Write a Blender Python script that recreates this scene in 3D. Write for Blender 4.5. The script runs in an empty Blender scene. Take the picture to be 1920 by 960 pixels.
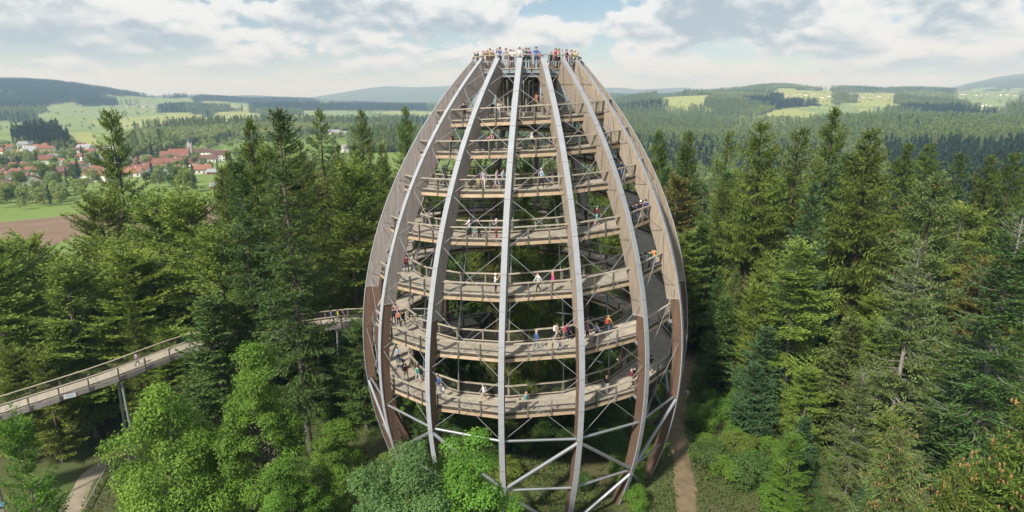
import bpy, math, random
import numpy as np
from mathutils import Vector, Matrix
# ------------------------------------------------------------------ camera, sky, sun, exposure
S = bpy.context.scene
COL = S.collection
R = math.radians
CAMY, CAMZ, FPX = -60.0, 37.4, 1150.0
PITCH = math.atan((480 - 184.0) / FPX)
YAW = math.atan(25 / FPX / math.cos(PITCH))
cam_d = bpy.data.cameras.new('camera'); cam = bpy.data.objects.new('camera', cam_d); COL.objects.link(cam)
cam.location = (0, CAMY, CAMZ); cam.rotation_euler = (math.pi / 2 - PITCH, 0, YAW)
cam_d.sensor_width = 36; cam_d.lens = 36 * FPX / 1920; cam_d.clip_start = 0.5; cam_d.clip_end = 60000
S.camera = cam
S.cycles.use_denoising = True
S.cycles.max_bounces = 6; S.cycles.diffuse_bounces = 3; S.cycles.glossy_bounces = 2
S.cycles.transmission_bounces = 3; S.cycles.transparent_max_bounces = 12; S.cycles.volume_bounces = 0
S.view_settings.view_transform = 'Standard'; S.view_settings.look = 'None'
S.view_settings.exposure = 1.0; S.view_settings.gamma = 1.0; S.view_settings.use_curve_mapping = False
SUN_EL, SUN_AZ = 42.0, 214.0          # sun azimuth clockwise from +y: behind and to the left of the camera
W = bpy.data.worlds.new('World'); S.world = W; W.use_nodes = True
nt = W.node_tree; nt.nodes.clear()
def N(tree, typ, **kw):
    n = tree.nodes.new(typ)
    for k, v in kw.items():
        if k.startswith('i_'):
            key = k[2:]; key = int(key) if key.isdigit() else key.replace('_', ' ')
            n.inputs[key].default_value = v
        else: setattr(n, k, v)
    return n
sky = N(nt, 'ShaderNodeTexSky', sky_type='NISHITA', sun_disc=False, sun_elevation=R(SUN_EL), sun_rotation=R(SUN_AZ), air_density=1.0, dust_density=0.2, ozone_density=3.0)
bg_sky = N(nt, 'ShaderNodeBackground', i_Strength=0.05)
nt.links.new(sky.outputs[0], bg_sky.inputs[0])
tc = N(nt, 'ShaderNodeTexCoord')
def wmath(op, a, b=None, c=None):
    n = N(nt, 'ShaderNodeMath', operation=op)
    for i, v in enumerate((a, b, c)):
        if v is None: continue
        if isinstance(v, (int, float)): n.inputs[i].default_value = v
        else: nt.links.new(v, n.inputs[i])
    return n.outputs[0]
sep = N(nt, 'ShaderNodeSeparateXYZ'); nt.links.new(tc.outputs['Generated'], sep.inputs[0])
# cloud layer: a dome that flattens towards the horizon, so clouds grow smaller and thinner there
zz_ = wmath('MAXIMUM', sep.outputs[2], 0.0); den = wmath('ADD', zz_, 0.11)
def cloud_noise(dz, scale, det, rough=0.54):
    z2 = wmath('ADD', zz_, dz); v = wmath('MULTIPLY', wmath('LOGARITHM', wmath('ADD', z2, 0.055), 2.718), 1.05)
    cx = N(nt, 'ShaderNodeCombineXYZ'); nt.links.new(wmath('MULTIPLY', sep.outputs[0], 3.4), cx.inputs[0]); nt.links.new(wmath('MULTIPLY', sep.outputs[1], 3.4), cx.inputs[1]); nt.links.new(v, cx.inputs[2])
    mp = N(nt, 'ShaderNodeMapping'); mp.inputs['Location'].default_value = (4.7, 2.3, 8.1); nt.links.new(cx.outputs[0], mp.inputs[0])
    n = N(nt, 'ShaderNodeTexNoise', i_Scale=scale, i_Detail=det, i_Roughness=rough, i_Distortion=0.15); nt.links.new(mp.outputs[0], n.inputs['Vector']); return n.outputs[0]
n1 = cloud_noise(0.0, 2.1, 10.0); n2 = cloud_noise(0.012, 2.1, 6.0); n3 = cloud_noise(0.0, 0.8, 2.0)
cov = wmath('ADD', n1, wmath('MULTIPLY', wmath('SUBTRACT', n3, 0.5), 0.35))
mask = N(nt, 'ShaderNodeMapRange', interpolation_type='SMOOTHSTEP'); mask.inputs['From Min'].default_value = 0.425; mask.inputs['From Max'].default_value = 0.475
nt.links.new(cov, mask.inputs[0])
lit = wmath('ADD', wmath('MULTIPLY', wmath('SUBTRACT', n1, n2), 5.5), wmath('MULTIPLY', wmath('SUBTRACT', 0.56, n1), 2.6))
shade = N(nt, 'ShaderNodeMapRange', interpolation_type='SMOOTHSTEP'); shade.inputs['From Min'].default_value = -0.42; shade.inputs['From Max'].default_value = 0.42
nt.links.new(lit, shade.inputs[0])
ccol = N(nt, 'ShaderNodeMix', data_type='RGBA'); ccol.inputs[6].default_value = (0.20, 0.245, 0.29, 1); ccol.inputs[7].default_value = (0.462, 0.482, 0.498, 1)
nt.links.new(shade.outputs[0], ccol.inputs[0])
hz = N(nt, 'ShaderNodeMapRange', interpolation_type='LINEAR'); hz.inputs['From Min'].default_value = 0.062; hz.inputs['To Max'].default_value = 1.0; hz.inputs['From Max'].default_value = 0.0
nt.links.new(sep.outputs[2], hz.inputs[0])
hmix = N(nt, 'ShaderNodeMix', data_type='RGBA'); hmix.inputs[7].default_value = (0.365, 0.41, 0.45, 1)
nt.links.new(ccol.outputs[2], hmix.inputs[6]); nt.links.new(hz.outputs[0], hmix.inputs[0])
mx = N(nt, 'ShaderNodeMath', operation='MAXIMUM'); nt.links.new(mask.outputs[0], mx.inputs[0]); nt.links.new(hz.outputs[0], mx.inputs[1])
bg_c = N(nt, 'ShaderNodeBackground', i_Strength=1.0); nt.links.new(hmix.outputs[2], bg_c.inputs[0])
ms = N(nt, 'ShaderNodeMixShader'); nt.links.new(mx.outputs[0], ms.inputs[0]); nt.links.new(bg_sky.outputs[0], ms.inputs[1]); nt.links.new(bg_c.outputs[0], ms.inputs[2])
wo = N(nt, 'ShaderNodeOutputWorld'); nt.links.new(ms.outputs[0], wo.inputs[0])
sun_d = bpy.data.lights.new('sun', 'SUN'); sun_d.energy = 3.2; sun_d.angle = R(3.0); sun_d.color = (1.0, 0.95, 0.86)
sun = bpy.data.objects.new('sun', sun_d); COL.objects.link(sun)
_a, _e = R(SUN_AZ), R(SUN_EL)
sdir = Vector((math.sin(_a) * math.cos(_e), math.cos(_a) * math.cos(_e), math.sin(_e)))
sun.rotation_euler = sdir.to_track_quat('Z', 'Y').to_euler()
# ------------------------------------------------------------------ projection helpers (to read positions off the photograph)
_c, _s = math.cos(PITCH), math.sin(PITCH); _cy, _sy = math.cos(YAW), math.sin(YAW)
def proj(P):
    P = np.asarray(P, float); X = P[..., 0]; Y = P[..., 1] - CAMY; Z = P[..., 2] - CAMZ
    Xc = X * _cy + Y * _sy; Yc = -X * _sy + Y * _cy; d = Yc * _c - Z * _s
    return np.stack([960 + FPX * Xc / d, 480 - FPX * (Yc * _s + Z * _c) / d, d], -1)
def ray(x, y):
    u = (x - 960) / FPX; v = (y - 480) / FPX; dx = u; dy = _c - v * _s; dz = -(_s + v * _c)
    q = np.array([dx * _cy - dy * _sy, dx * _sy + dy * _cy, dz]); return q / math.hypot(q[0], q[1])
def on_z(x, y, z):
    q = ray(x, y); t = (z - CAMZ) / q[2]; return np.array([q[0] * t, CAMY + q[1] * t, z])
# ------------------------------------------------------------------ mesh helpers
rng = np.random.default_rng(11)
random.seed(5)
def mesh_arrays(name, V, quads=None, tris=None, mats=(), smooth=False, tint=None, midx=None):
    V = np.asarray(V, np.float32).reshape(-1, 3)
    me = bpy.data.meshes.new(name)
    q = np.zeros((0, 4), np.int32) if quads is None else np.asarray(quads, np.int32).reshape(-1, 4)
    t = np.zeros((0, 3), np.int32) if tris is None else np.asarray(tris, np.int32).reshape(-1, 3)
    nl = q.size + t.size; nf = len(q) + len(t)
    me.vertices.add(len(V)); me.vertices.foreach_set('co', V.ravel())
    me.loops.add(nl); me.loops.foreach_set('vertex_index', np.concatenate([q.ravel(), t.ravel()]).astype(np.int32))
    me.polygons.add(nf)
    ls = np.concatenate([np.arange(len(q)) * 4, q.size + np.arange(len(t)) * 3]).astype(np.int32)
    me.polygons.foreach_set('loop_start', ls)
    if midx is not None: me.polygons.foreach_set('material_index', np.asarray(midx, np.int32))
    me.polygons.foreach_set('use_smooth', np.full(nf, bool(smooth)))
    for m in mats: me.materials.append(m)
    if tint is not None:
        a = me.attributes.new('tint', 'FLOAT', 'POINT'); a.data.foreach_set('value', np.asarray(tint, np.float32))
    me.update(calc_edges=True); return me
def obj(name, me, parent=None, loc=None):
    o = bpy.data.objects.new(name, me); COL.objects.link(o)
    if parent is not None: o.parent = parent
    if loc is not None: o.location = loc
    return o
def tag(o, label=None, cat=None, group=None, kind=None):
    if label: o['label'] = label
    if cat: o['category'] = cat
    if group: o['group'] = group
    if kind: o['kind'] = kind
    return o
def empty(name, loc=(0, 0, 0), rz=0):
    o = bpy.data.objects.new(name, None); COL.objects.link(o); o.location = loc; o.rotation_euler = (0, 0, rz); o.empty_display_size = 0.3; return o
BOXQ = np.array([[0, 1, 3, 2], [4, 6, 7, 5], [0, 4, 5, 1], [2, 3, 7, 6], [0, 2, 6, 4], [1, 5, 7, 3]])
class MB:
    def __init__(s): s.V = []; s.Q = []; s.T = []; s.n = 0; s.M = []; s.MT = []
    def add(s, V, Q=(), T=(), m=0):
        V = np.asarray(V, float).reshape(-1, 3); s.V.append(V)
        if len(Q): s.Q.append(np.asarray(Q) + s.n); s.M += [m] * len(Q)
        if len(T): s.T.append(np.asarray(T) + s.n); s.MT += [m] * len(T)
        s.n += len(V)
    def box(s, x0, x1, y0, y1, z0, z1, m=0):
        s.add([(x, y, z) for x in (x0, x1) for y in (y0, y1) for z in (z0, z1)], BOXQ, m=m)
    def beam(s, p0, p1, w, h, m=0, up=(0, 0, 1)):          # box between two points, w sideways, h along up
        p0 = np.asarray(p0, float); p1 = np.asarray(p1, float); d = p1 - p0; up = np.asarray(up, float)
        sd = np.cross(d, up); sd /= np.linalg.norm(sd) + 1e-9; u2 = np.cross(sd, d); u2 /= np.linalg.norm(u2) + 1e-9
        s.add([p + sd * a * w / 2 + u2 * b * h / 2 for p in (p0, p1) for a in (-1, 1) for b in (-1, 1)], BOXQ, m=m)
    def beamz(s, p0, p1, w, h, m=0):                       # like beam but its ends stay vertical
        p0 = np.asarray(p0, float); p1 = np.asarray(p1, float); d = p1 - p0
        sd = np.array([d[1], -d[0], 0]); sd /= np.linalg.norm(sd) + 1e-9; u2 = np.array([0, 0, 1.0])
        s.add([p + sd * a * w / 2 + u2 * b * h / 2 for p in (p0, p1) for a in (-1, 1) for b in (-1, 1)], BOXQ, m=m)
    def tube(s, pts, rad, n=8, m=0, cap=True):
        pts = np.asarray(pts, float); k = len(pts); rad = np.broadcast_to(np.asarray(rad, float), (k,))
        tan = np.gradient(pts, axis=0); tan /= np.linalg.norm(tan, axis=1, keepdims=True) + 1e-9
        ref = np.array([0, 0, 1.0]) if abs(tan[0][2]) < 0.9 else np.array([1.0, 0, 0])
        a = np.cross(tan, ref); a /= np.linalg.norm(a, axis=1, keepdims=True) + 1e-9; b = np.cross(tan, a)
        an = np.arange(n) * 2 * math.pi / n
        V = pts[:, None] + rad[:, None, None] * (np.cos(an)[None, :, None] * a[:, None] + np.sin(an)[None, :, None] * b[:, None])
        i = np.arange(k - 1)[:, None] * n; j = np.arange(n)[None]; jn = (j + 1) % n
        Q = np.stack([i + j, i + jn, i + n + jn, i + n + j], -1).reshape(-1, 4)
        V = V.reshape(-1, 3); T = []
        if cap:
            V = np.vstack([V, pts[0], pts[-1]]); c0, c1 = k * n, k * n + 1
            for q in range(n): T += [(c0, (q + 1) % n, q), (c1, (k - 1) * n + q, (k - 1) * n + (q + 1) % n)]
        s.add(V, Q, T, m=m)
    def mesh(s, name, mats, smooth=False):
        V = np.vstack(s.V); Q = np.vstack(s.Q) if s.Q else None; T = np.vstack(s.T) if s.T else None
        if not isinstance(mats, (list, tuple)): mats = [mats]
        return mesh_arrays(name, V, Q, T, mats, smooth, midx=s.M + s.MT)
    def build(s, name, mats, parent=None, smooth=False, loc=None): return obj(name, s.mesh(name, mats, smooth), parent, loc)
# ------------------------------------------------------------------ materials
def mat(name, c, rough=0.8, metal=0.0, var=0.0, vs=3.0, c2=None, stretch=(1, 1, 1), bump=0.0, bs=20.0, objrand=0.0, spec=0.3):
    m = bpy.data.materials.new(name); m.use_nodes = True; t = m.node_tree; b = t.nodes['Principled BSDF']
    b.inputs['Roughness'].default_value = rough; b.inputs['Metallic'].default_value = metal; b.inputs['Specular IOR Level'].default_value = spec
    c = (*c, 1); c2 = (*c2, 1) if c2 else tuple(max(0, v * (1 - var)) for v in c[:3]) + (1,)
    cr = N(t, 'ShaderNodeTexCoord'); mp = N(t, 'ShaderNodeMapping'); mp.inputs['Scale'].default_value = stretch
    t.links.new(cr.outputs['Object'], mp.inputs[0])
    ns = N(t, 'ShaderNodeTexNoise', i_Scale=vs, i_Detail=6.0, i_Roughness=0.6); t.links.new(mp.outputs[0], ns.inputs['Vector'])
    mr = N(t, 'ShaderNodeMapRange'); mr.inputs['From Min'].default_value = 0.3; mr.inputs['From Max'].default_value = 0.7; t.links.new(ns.outputs[0], mr.inputs[0])
    mi = N(t, 'ShaderNodeMix', data_type='RGBA'); mi.inputs[6].default_value = c; mi.inputs[7].default_value = c2; t.links.new(mr.outputs[0], mi.inputs[0])
    out = mi.outputs[2]
    if objrand:
        oi = N(t, 'ShaderNodeObjectInfo'); m2 = N(t, 'ShaderNodeMapRange'); m2.inputs['To Min'].default_value = 1 - objrand; m2.inputs['To Max'].default_value = 1 + objrand
        t.links.new(oi.outputs['Random'], m2.inputs[0])
        hs = N(t, 'ShaderNodeHueSaturation'); t.links.new(m2.outputs[0], hs.inputs['Value']); t.links.new(out, hs.inputs['Color']); out = hs.outputs[0]
    t.links.new(out, b.inputs['Base Color'])
    if bump:
        n2 = N(t, 'ShaderNodeTexNoise', i_Scale=bs, i_Detail=4.0); t.links.new(mp.outputs[0], n2.inputs['Vector'])
        bp = N(t, 'ShaderNodeBump', i_Strength=bump, i_Distance=0.1); t.links.new(n2.outputs[0], bp.inputs['Height']); t.links.new(bp.outputs[0], b.inputs['Normal'])
    return m
def leaf_mat(name, ca, cb, cc, trans=0.3, orand=0.16, hrand=0.012):
    m = bpy.data.materials.new(name); m.use_nodes = True; t = m.node_tree; b = t.nodes['Principled BSDF']; out = t.nodes['Material Output']
    b.inputs['Roughness'].default_value = 0.6; b.inputs['Specular IOR Level'].default_value = 0.25
    at = N(t, 'ShaderNodeAttribute', attribute_name='tint'); rp = N(t, 'ShaderNodeValToRGB')
    e = rp.color_ramp.elements; e[0].position = 0.0; e[0].color = (*ca, 1); e[1].position = 1.0; e[1].color = (*cc, 1); k = e.new(0.5); k.color = (*cb, 1)
    t.links.new(at.outputs['Fac'], rp.inputs[0])
    oi = N(t, 'ShaderNodeObjectInfo'); m2 = N(t, 'ShaderNodeMapRange'); m2.inputs['To Min'].default_value = 1 - orand; m2.inputs['To Max'].default_value = 1 + orand
    t.links.new(oi.outputs['Random'], m2.inputs[0])
    mm = N(t, 'ShaderNodeMath', operation='MULTIPLY'); mm.inputs[1].default_value = 7.31; t.links.new(oi.outputs['Random'], mm.inputs[0])
    fr = N(t, 'ShaderNodeMath', operation='FRACT'); t.links.new(mm.outputs[0], fr.inputs[0])
    m3 = N(t, 'ShaderNodeMapRange'); m3.inputs['To Min'].default_value = 0.5 - hrand; m3.inputs['To Max'].default_value = 0.5 + hrand; t.links.new(fr.outputs[0], m3.inputs[0])
    hs = N(t, 'ShaderNodeHueSaturation'); t.links.new(m2.outputs[0], hs.inputs['Value']); t.links.new(m3.outputs[0], hs.inputs['Hue']); t.links.new(rp.outputs[0], hs.inputs['Color'])
    t.links.new(hs.outputs[0], b.inputs['Base Color'])
    tr = N(t, 'ShaderNodeBsdfTranslucent'); t.links.new(hs.outputs[0], tr.inputs[0])
    mxs = N(t, 'ShaderNodeMixShader', i_0=trans); t.links.new(b.outputs[0], mxs.inputs[1]); t.links.new(tr.outputs[0], mxs.inputs[2]); t.links.new(mxs.outputs[0], out.inputs[0])
    return m
M = {}
M['metal'] = mat('galvanised_steel', (0.344, 0.365, 0.392), 0.45, 0.55, 0.22, 1.5, objrand=0.06, bump=0.05)
M['joint'] = mat('cover_joint', (0.22, 0.235, 0.255), 0.8, 0.0, 0.15, 2.0, spec=0.1)
M['rod'] = mat('brace_rod_steel', (0.284, 0.292, 0.301), 0.7, 0.0, 0.2, 1.5, spec=0.1)
M['cover'] = mat('zinc_cover', (0.365, 0.383, 0.414), 0.85, 0.0, 0.15, 0.9, objrand=0.05, spec=0.1)
M['steel_blue'] = mat('painted_steel', (0.30, 0.35, 0.39), 0.5, 0.3, 0.2, 2.0)
M['clad'] = mat('weathered_cladding', (0.323, 0.293, 0.279), 0.85, 0, 0, 2.2, c2=(0.205, 0.180, 0.168), stretch=(3, 3, 0.25), bump=0.3, bs=9, objrand=0.12)
M['clad_w'] = mat('warm_weathered_cladding', (0.352, 0.296, 0.232), 0.85, 0, 0, 2.2, c2=(0.227, 0.185, 0.148), stretch=(3, 3, 0.25), bump=0.3, bs=9, objrand=0.12)
M['glulam'] = mat('brown_glulam', (0.155, 0.098, 0.068), 0.75, 0, 0, 2.0, c2=(0.098, 0.062, 0.045), stretch=(4, 4, 0.25), bump=0.2, bs=9, objrand=0.18)
M['plank'] = mat('grey_larch_planks', (0.482, 0.433, 0.352), 0.85, 0, 0, 1.6, c2=(0.347, 0.308, 0.251), bump=0.2, objrand=0.10)
M['fascia'] = mat('fresh_larch_beam', (0.54, 0.42, 0.29), 0.7, 0, 0, 1.2, c2=(0.39, 0.285, 0.185), stretch=(1, 1, 3), objrand=0.12)
M['rail'] = mat('weathered_rail', (0.447, 0.404, 0.318), 0.8, 0, 0, 2.5, c2=(0.327, 0.292, 0.232), objrand=0.1)
M['post'] = mat('dark_post', (0.17, 0.15, 0.125), 0.8, 0, 0, 4, c2=(0.11, 0.095, 0.08), objrand=0.2)
M['postl'] = mat('grey_post', (0.30, 0.27, 0.22), 0.8, 0, 0, 4, c2=(0.2, 0.18, 0.15), objrand=0.2)
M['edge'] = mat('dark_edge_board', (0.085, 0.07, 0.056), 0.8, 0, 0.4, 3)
M['darkwood'] = mat('dark_core_timber', (0.26, 0.24, 0.21), 0.8, 0, 0.4, 2, stretch=(4, 4, .4))
M['bridgewood'] = mat('silvered_girder', (0.324, 0.297, 0.297), 0.8, 0, 0, 1.5, c2=(0.198, 0.171, 0.162), stretch=(1, 1, 4), objrand=0.1)
M['bark'] = mat('bark', (0.10, 0.078, 0.06), 0.9, 0, 0.5, 6, stretch=(1, 1, .3), bump=0.4)
M['bark_pale'] = mat('pale_fir_bark', (0.33, 0.31, 0.28), 0.9, 0, 0.45, 5, stretch=(1, 1, .3), bump=0.4)
M['bark_beech'] = mat('beech_bark', (0.17, 0.155, 0.13), 0.85, 0, 0.4, 4)
M['soil'] = mat('bare_soil', (0.23, 0.16, 0.105), 0.95, 0, 0, 0.06, c2=(0.17, 0.115, 0.075), bump=0.3, bs=1.0)
M['path'] = mat('sandy_path', (0.232, 0.176, 0.107), 0.95, 0, 0, 0.9, c2=(0.129, 0.103, 0.060), bump=0.3, bs=6)
M['path2'] = mat('pale_gravel_path', (0.36, 0.31, 0.235), 0.95, 0, 0, 0.9, c2=(0.22, 0.19, 0.135), bump=0.3, bs=6)
M['concrete'] = mat('concrete', (0.38, 0.37, 0.35), 0.9, 0, 0.25, 2)
netm = bpy.data.materials.new('wire_netting'); netm.use_nodes = True; t_ = netm.node_tree
_p = t_.nodes['Principled BSDF']; _p.inputs['Base Color'].default_value = (0.12, 0.12, 0.11, 1); _p.inputs['Roughness'].default_value = 0.6
_tr = N(t_, 'ShaderNodeBsdfTransparent'); _mx = N(t_, 'ShaderNodeMixShader', i_0=0.11)
t_.links.new(_tr.outputs[0], _mx.inputs[1]); t_.links.new(_p.outputs[0], _mx.inputs[2]); t_.links.new(_mx.outputs[0], t_.nodes['Material Output'].inputs[0])
M['net'] = netm
M['spruce'] = leaf_mat('spruce_needles', (0.0720, 0.1042, 0.0169), (0.1163, 0.1680, 0.0273), (0.1744, 0.2520, 0.0410), 0.25)
M['fir'] = leaf_mat('fir_needles', (0.0484, 0.088, 0.0211), (0.078, 0.142, 0.034), (0.117, 0.213, 0.051), 0.25)
M['bluefir'] = leaf_mat('blue_fir_needles', (0.0415, 0.0858, 0.0335), (0.0670, 0.1382, 0.0540), (0.1004, 0.2074, 0.0810), 0.25)
M['olivefir'] = leaf_mat('old_fir_needles', (0.0801, 0.1088, 0.0316), (0.1293, 0.1754, 0.0510), (0.2004, 0.2718, 0.0791), 0.25)
M['beech'] = leaf_mat('beech_leaves', (0.1060, 0.1445, 0.0260), (0.1710, 0.2330, 0.0420), (0.2565, 0.3494, 0.0630), 0.3)
M['ybeech'] = leaf_mat('yellowing_leaves', (0.1023, 0.1004, 0.0236), (0.165, 0.162, 0.038), (0.2475, 0.243, 0.057), 0.3)
M['maple'] = leaf_mat('maple_leaves', (0.0794, 0.1519, 0.0198), (0.128, 0.245, 0.032), (0.192, 0.3675, 0.048), 0.32)
M['ash'] = leaf_mat('ash_leaves', (0.0713, 0.124, 0.0384), (0.115, 0.2, 0.062), (0.1725, 0.3, 0.093), 0.3)
M['herb'] = leaf_mat('herb_leaves', (0.055, 0.10, 0.022), (0.085, 0.15, 0.03), (0.12, 0.19, 0.04), 0.3)
M['far_con'] = leaf_mat('far_conifers', (0.1302, 0.1705, 0.0589), (0.21, 0.275, 0.095), (0.315, 0.4125, 0.1425), 0.1, 0.25)
M['far_dark'] = leaf_mat('far_dark_and_shaded_spruces', (0.0223, 0.0409, 0.026), (0.036, 0.066, 0.042), (0.0558, 0.1023, 0.0651), 0.1, 0.25)  # dark spruces; also paints cloud shade into the wood on the right
M['far_broad'] = leaf_mat('far_broadleaf', (0.1457, 0.1798, 0.0558), (0.235, 0.29, 0.09), (0.3525, 0.435, 0.135), 0.2, 0.25)
# ------------------------------------------------------------------ terrain
TD = np.log(np.array([30, 100, 200, 300, 500, 800, 1200, 1800, 2500, 3500, 4500, 6000, 8000, 11000, 15000.]))
TA = np.array([-60, -38, -30, -22, -12, -5, 5, 12, 22, 30, 38, 60.])
_l = [-6, -7, -8.6, -14, -22, -28, -27, -28, -20, 30, 128, 90, 90, 60, 60]
_r = [0, -3, -14, -24, -32, -30, -28, -20, 0, 25, 60, 110, 240, 320, 150]
TZ = np.array([_l, _l,
    [-6, -7, -9, -14, -21, -27, -27, -35, -26, 0, 52, 30, 40, 30, 20],
    [-3, -3, -8, -13, -20, -25, -25, -35, -35, -15, 8, 30, 10, 0, 0],
    [0, 0, -6, -12, -18, -22, -28, -40, -45, -35, -15, 0, 10, 235, 60],
    [0, 0, -5, -12, -20, -28, -35, -45, -50, -40, -20, 0, 20, 265, 90],
    [0, 0, -22, -38, -48, -44, -34, -30, -15, 10, 20, 20, 30, 190, 100],
    [0, 0, -26, -42, -52, -44, -30, -10, 30, 20, 5, 20, 30, 200, 110],
    [0, -1, -28, -44, -52, -44, -28, -10, 18, 55, 80, 60, 40, 80, 110],
    [0, -2, -24, -34, -40, -38, -26, -12, 10, 50, 82, 60, 50, 90, 100], _r, _r], float)
_tg = np.gradient(TZ, axis=1) 
def terrain(x, y):
    x = np.asarray(x, float); y = np.asarray(y, float)
    dy = y - CAMY; d = np.hypot(x, dy); az = np.degrees(np.arctan2(x, dy)); ld = np.log(np.clip(d, 30.01, 14999))
    i = np.clip(np.searchsorted(TD, ld) - 1, 0, len(TD) - 2); t = (ld - TD[i]) / (TD[i + 1] - TD[i])
    h00 = 2*t**3 - 3*t**2 + 1; h10 = t**3 - 2*t**2 + t; h01 = -2*t**3 + 3*t**2; h11 = t**3 - t**2
    a = np.clip(az, -59.9, 59.9); j = np.clip(np.searchsorted(TA, a) - 1, 0, len(TA) - 2); u = (a - TA[j]) / (TA[j + 1] - TA[j]); u = u * u * (3 - 2 * u)
    def at_col(k): return h00 * TZ[k, i] + h10 * _tg[k, i] + h01 * TZ[k, i + 1] + h11 * _tg[k, i + 1]
    z = at_col(j) * (1 - u) + at_col(j + 1) * u
    am = np.clip((d - 250) / 1500, 0, 1) ** 1.2
    z = z + am * (np.where(x > 0, 15, 7) * np.sin(x / 310 + 1.3 * np.sin(y / 450)) * np.sin(y / 330 + 0.7) + np.where(x > 0, 9, 4) * np.sin(x / 130 + y / 210) * np.sin(y / 170 - x / 260))
    am2 = np.clip((d - 2500) / 4000, 0, 1)
    z = z + am2 * (22 * np.sin(x / 900 + 1.1 * np.sin(y / 1500)) + 14 * np.sin(x / 420 + y / 800) + 8 * np.sin(x / 190 - y / 600))
    return z
def at(x, y, dmax=9000, dmin=35):
    q = ray(x, y); d = np.exp(np.linspace(math.log(dmin), math.log(dmax), 4000)); P = np.stack([q[0] * d, CAMY + q[1] * d, CAMZ + q[2] * d], -1)
    below = P[:, 2] < terrain(P[:, 0], P[:, 1]); k = int(np.argmax(below)) if below.any() else len(d) - 1
    p = P[k]; return np.array([p[0], p[1], float(terrain(p[0], p[1]))])
def inside(px, py, poly):
    r = np.zeros(np.shape(px), bool); n = len(poly)
    for a in range(n):
        x1, y1 = poly[a]; x2, y2 = poly[(a + 1) % n]
        if y1 == y2: continue
        c = (y1 > py) != (y2 > py); r ^= c & (px < (x2 - x1) * (py - y1) / (y2 - y1) + x1)
    return r
PATCH = [  # (class, dmin, dmax, outline in the view of the photograph)
    (2, 140, 360, [(-200, 370), (150, 374), (440, 372), (440, 412), (150, 440), (40, 480), (-200, 500)]),
    (0, 500, 1600, [(225, 302), (232, 262), (290, 250), (480, 232), (620, 228), (760, 232), (760, 246), (600, 252), (500, 268), (440, 262), (400, 270), (360, 268), (332, 286)]),
    (0, 500, 1500, [(15, 264), (60, 250), (110, 254), (130, 268), (125, 279), (60, 280)]),
    (4, 1200, 4200, [(95, 196), (300, 194), (330, 246), (215, 256), (50, 230)]),
    (3, 1200, 4200, [(160, 224), (318, 219), (320, 236), (215, 242)]), (3, 1000, 4200, [(310, 211), (440, 222), (425, 231), (315, 223)]),
    (4, 1500, 5200, [(200, 180), (370, 184), (372, 190), (210, 193)]), (3, 1000, 4000, [(398, 208), (482, 209), (478, 222), (400, 228)]),
    (3, 1500, 6500, [(464, 190), (541, 193), (541, 196), (470, 195)]), (4, 1500, 6500, [(541, 190), (676, 191), (670, 200), (560, 198)]),
    (1, 300, 1300, [(408, 258), (442, 258), (442, 282), (408, 282)]), (3, 600, 1500, [(122, 252), (178, 252), (178, 271), (130, 271)]),
    (3, 400, 2500, [(690, 233), (720, 233), (720, 239), (690, 239)]), (4, 700, 2200, [(0, 226), (90, 224), (90, 246), (0, 248)]),
    (3, 1200, 3500, [(1230, 178), (1335, 176), (1330, 212), (1240, 214)]), (3, 1200, 6000, [(1450, 170), (1570, 164), (1570, 196), (1460, 198)]),
    (3, 1200, 6000, [(1585, 174), (1682, 172), (1682, 196), (1595, 197)]), (4, 1200, 5200, [(1815, 190), (1900, 190), (1890, 220), (1820, 218)]),
    (4, 1500, 7000, [(1780, 168), (1930, 168), (1930, 192), (1780, 190)]), (4, 1200, 6000, [(1350, 186), (1420, 184), (1420, 190), (1350, 191)]),
]
def ground_class(x, y, z):
    d = np.hypot(x, y - CAMY); az = np.degrees(np.arctan2(x, y - CAMY)); p = proj(np.stack([x, y, z], -1))
    wx = x + 0.05 * d * np.sin(y / (40 + 0.05 * d)); wy = y
    p = p.copy(); p[..., 0] += 9 * np.sin(wx / 55 + 1.3) + 6 * np.sin(y / 90 + x / 37) + 5 * np.sin(x / 23 + y / 60); p[..., 1] += 2.2 * np.sin(wx / 70) + 1.6 * np.sin(x / 31 + y / 120) + 1.2 * np.sin(x / 15)
    c = np.zeros(x.shape, int)
    c[(d < 160)] = 5
    c[(d > 110) & (d < 1050) & (az < -6) & (az > -60) & ~((d < 200) & (az > -24))] = 1
    c[(d > 700) & (d < 1050) & (az > -16) & (az < -6)] = 0
    wd = np.sin(x / 330 + 1.4 * np.sin(y / 420)) * np.sin(y / 260 + 0.8 + np.sin(x / 290)); hd = np.floor(x / 260 + 0.3 * np.sin(y / 300)) * 7 + np.floor(y / 330) * 13
    op = (az < -3) & (az > -60) & (d > 1050) & (d < 4300) & (wd > -0.12) & (p[..., 1] > 190) & ~((p[..., 0] < 130) & (p[..., 1] < 228))
    c[op] = np.where(hd[op] % 3 == 0, 3, np.where(hd[op] % 3 == 1, 4, 1)).astype(int)
    opr = (az > 4) & (az < 60) & (d > 1250) & (d < 4600) & (wd > 0.74) & (p[..., 1] < 226)
    c[opr] = np.where(hd[opr] % 2 == 0, 4, 3).astype(int)
    for k, d0, d1, poly in PATCH:
        c[(d > d0) & (d < d1) & inside(p[..., 0], p[..., 1], poly)] = k
    return c
az_ = np.radians(np.concatenate([np.linspace(-180, -52, 40)[:-1], np.linspace(-52, 52, 460), np.linspace(52, 180, 40)[1:]]))
dd_ = np.concatenate([[0.01], np.exp(np.linspace(math.log(6), math.log(14900), 250))])
AA, DD = np.meshgrid(az_, dd_); GX = DD * np.sin(AA); GY = CAMY + DD * np.cos(AA); GZ = terrain(GX, GY)
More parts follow.
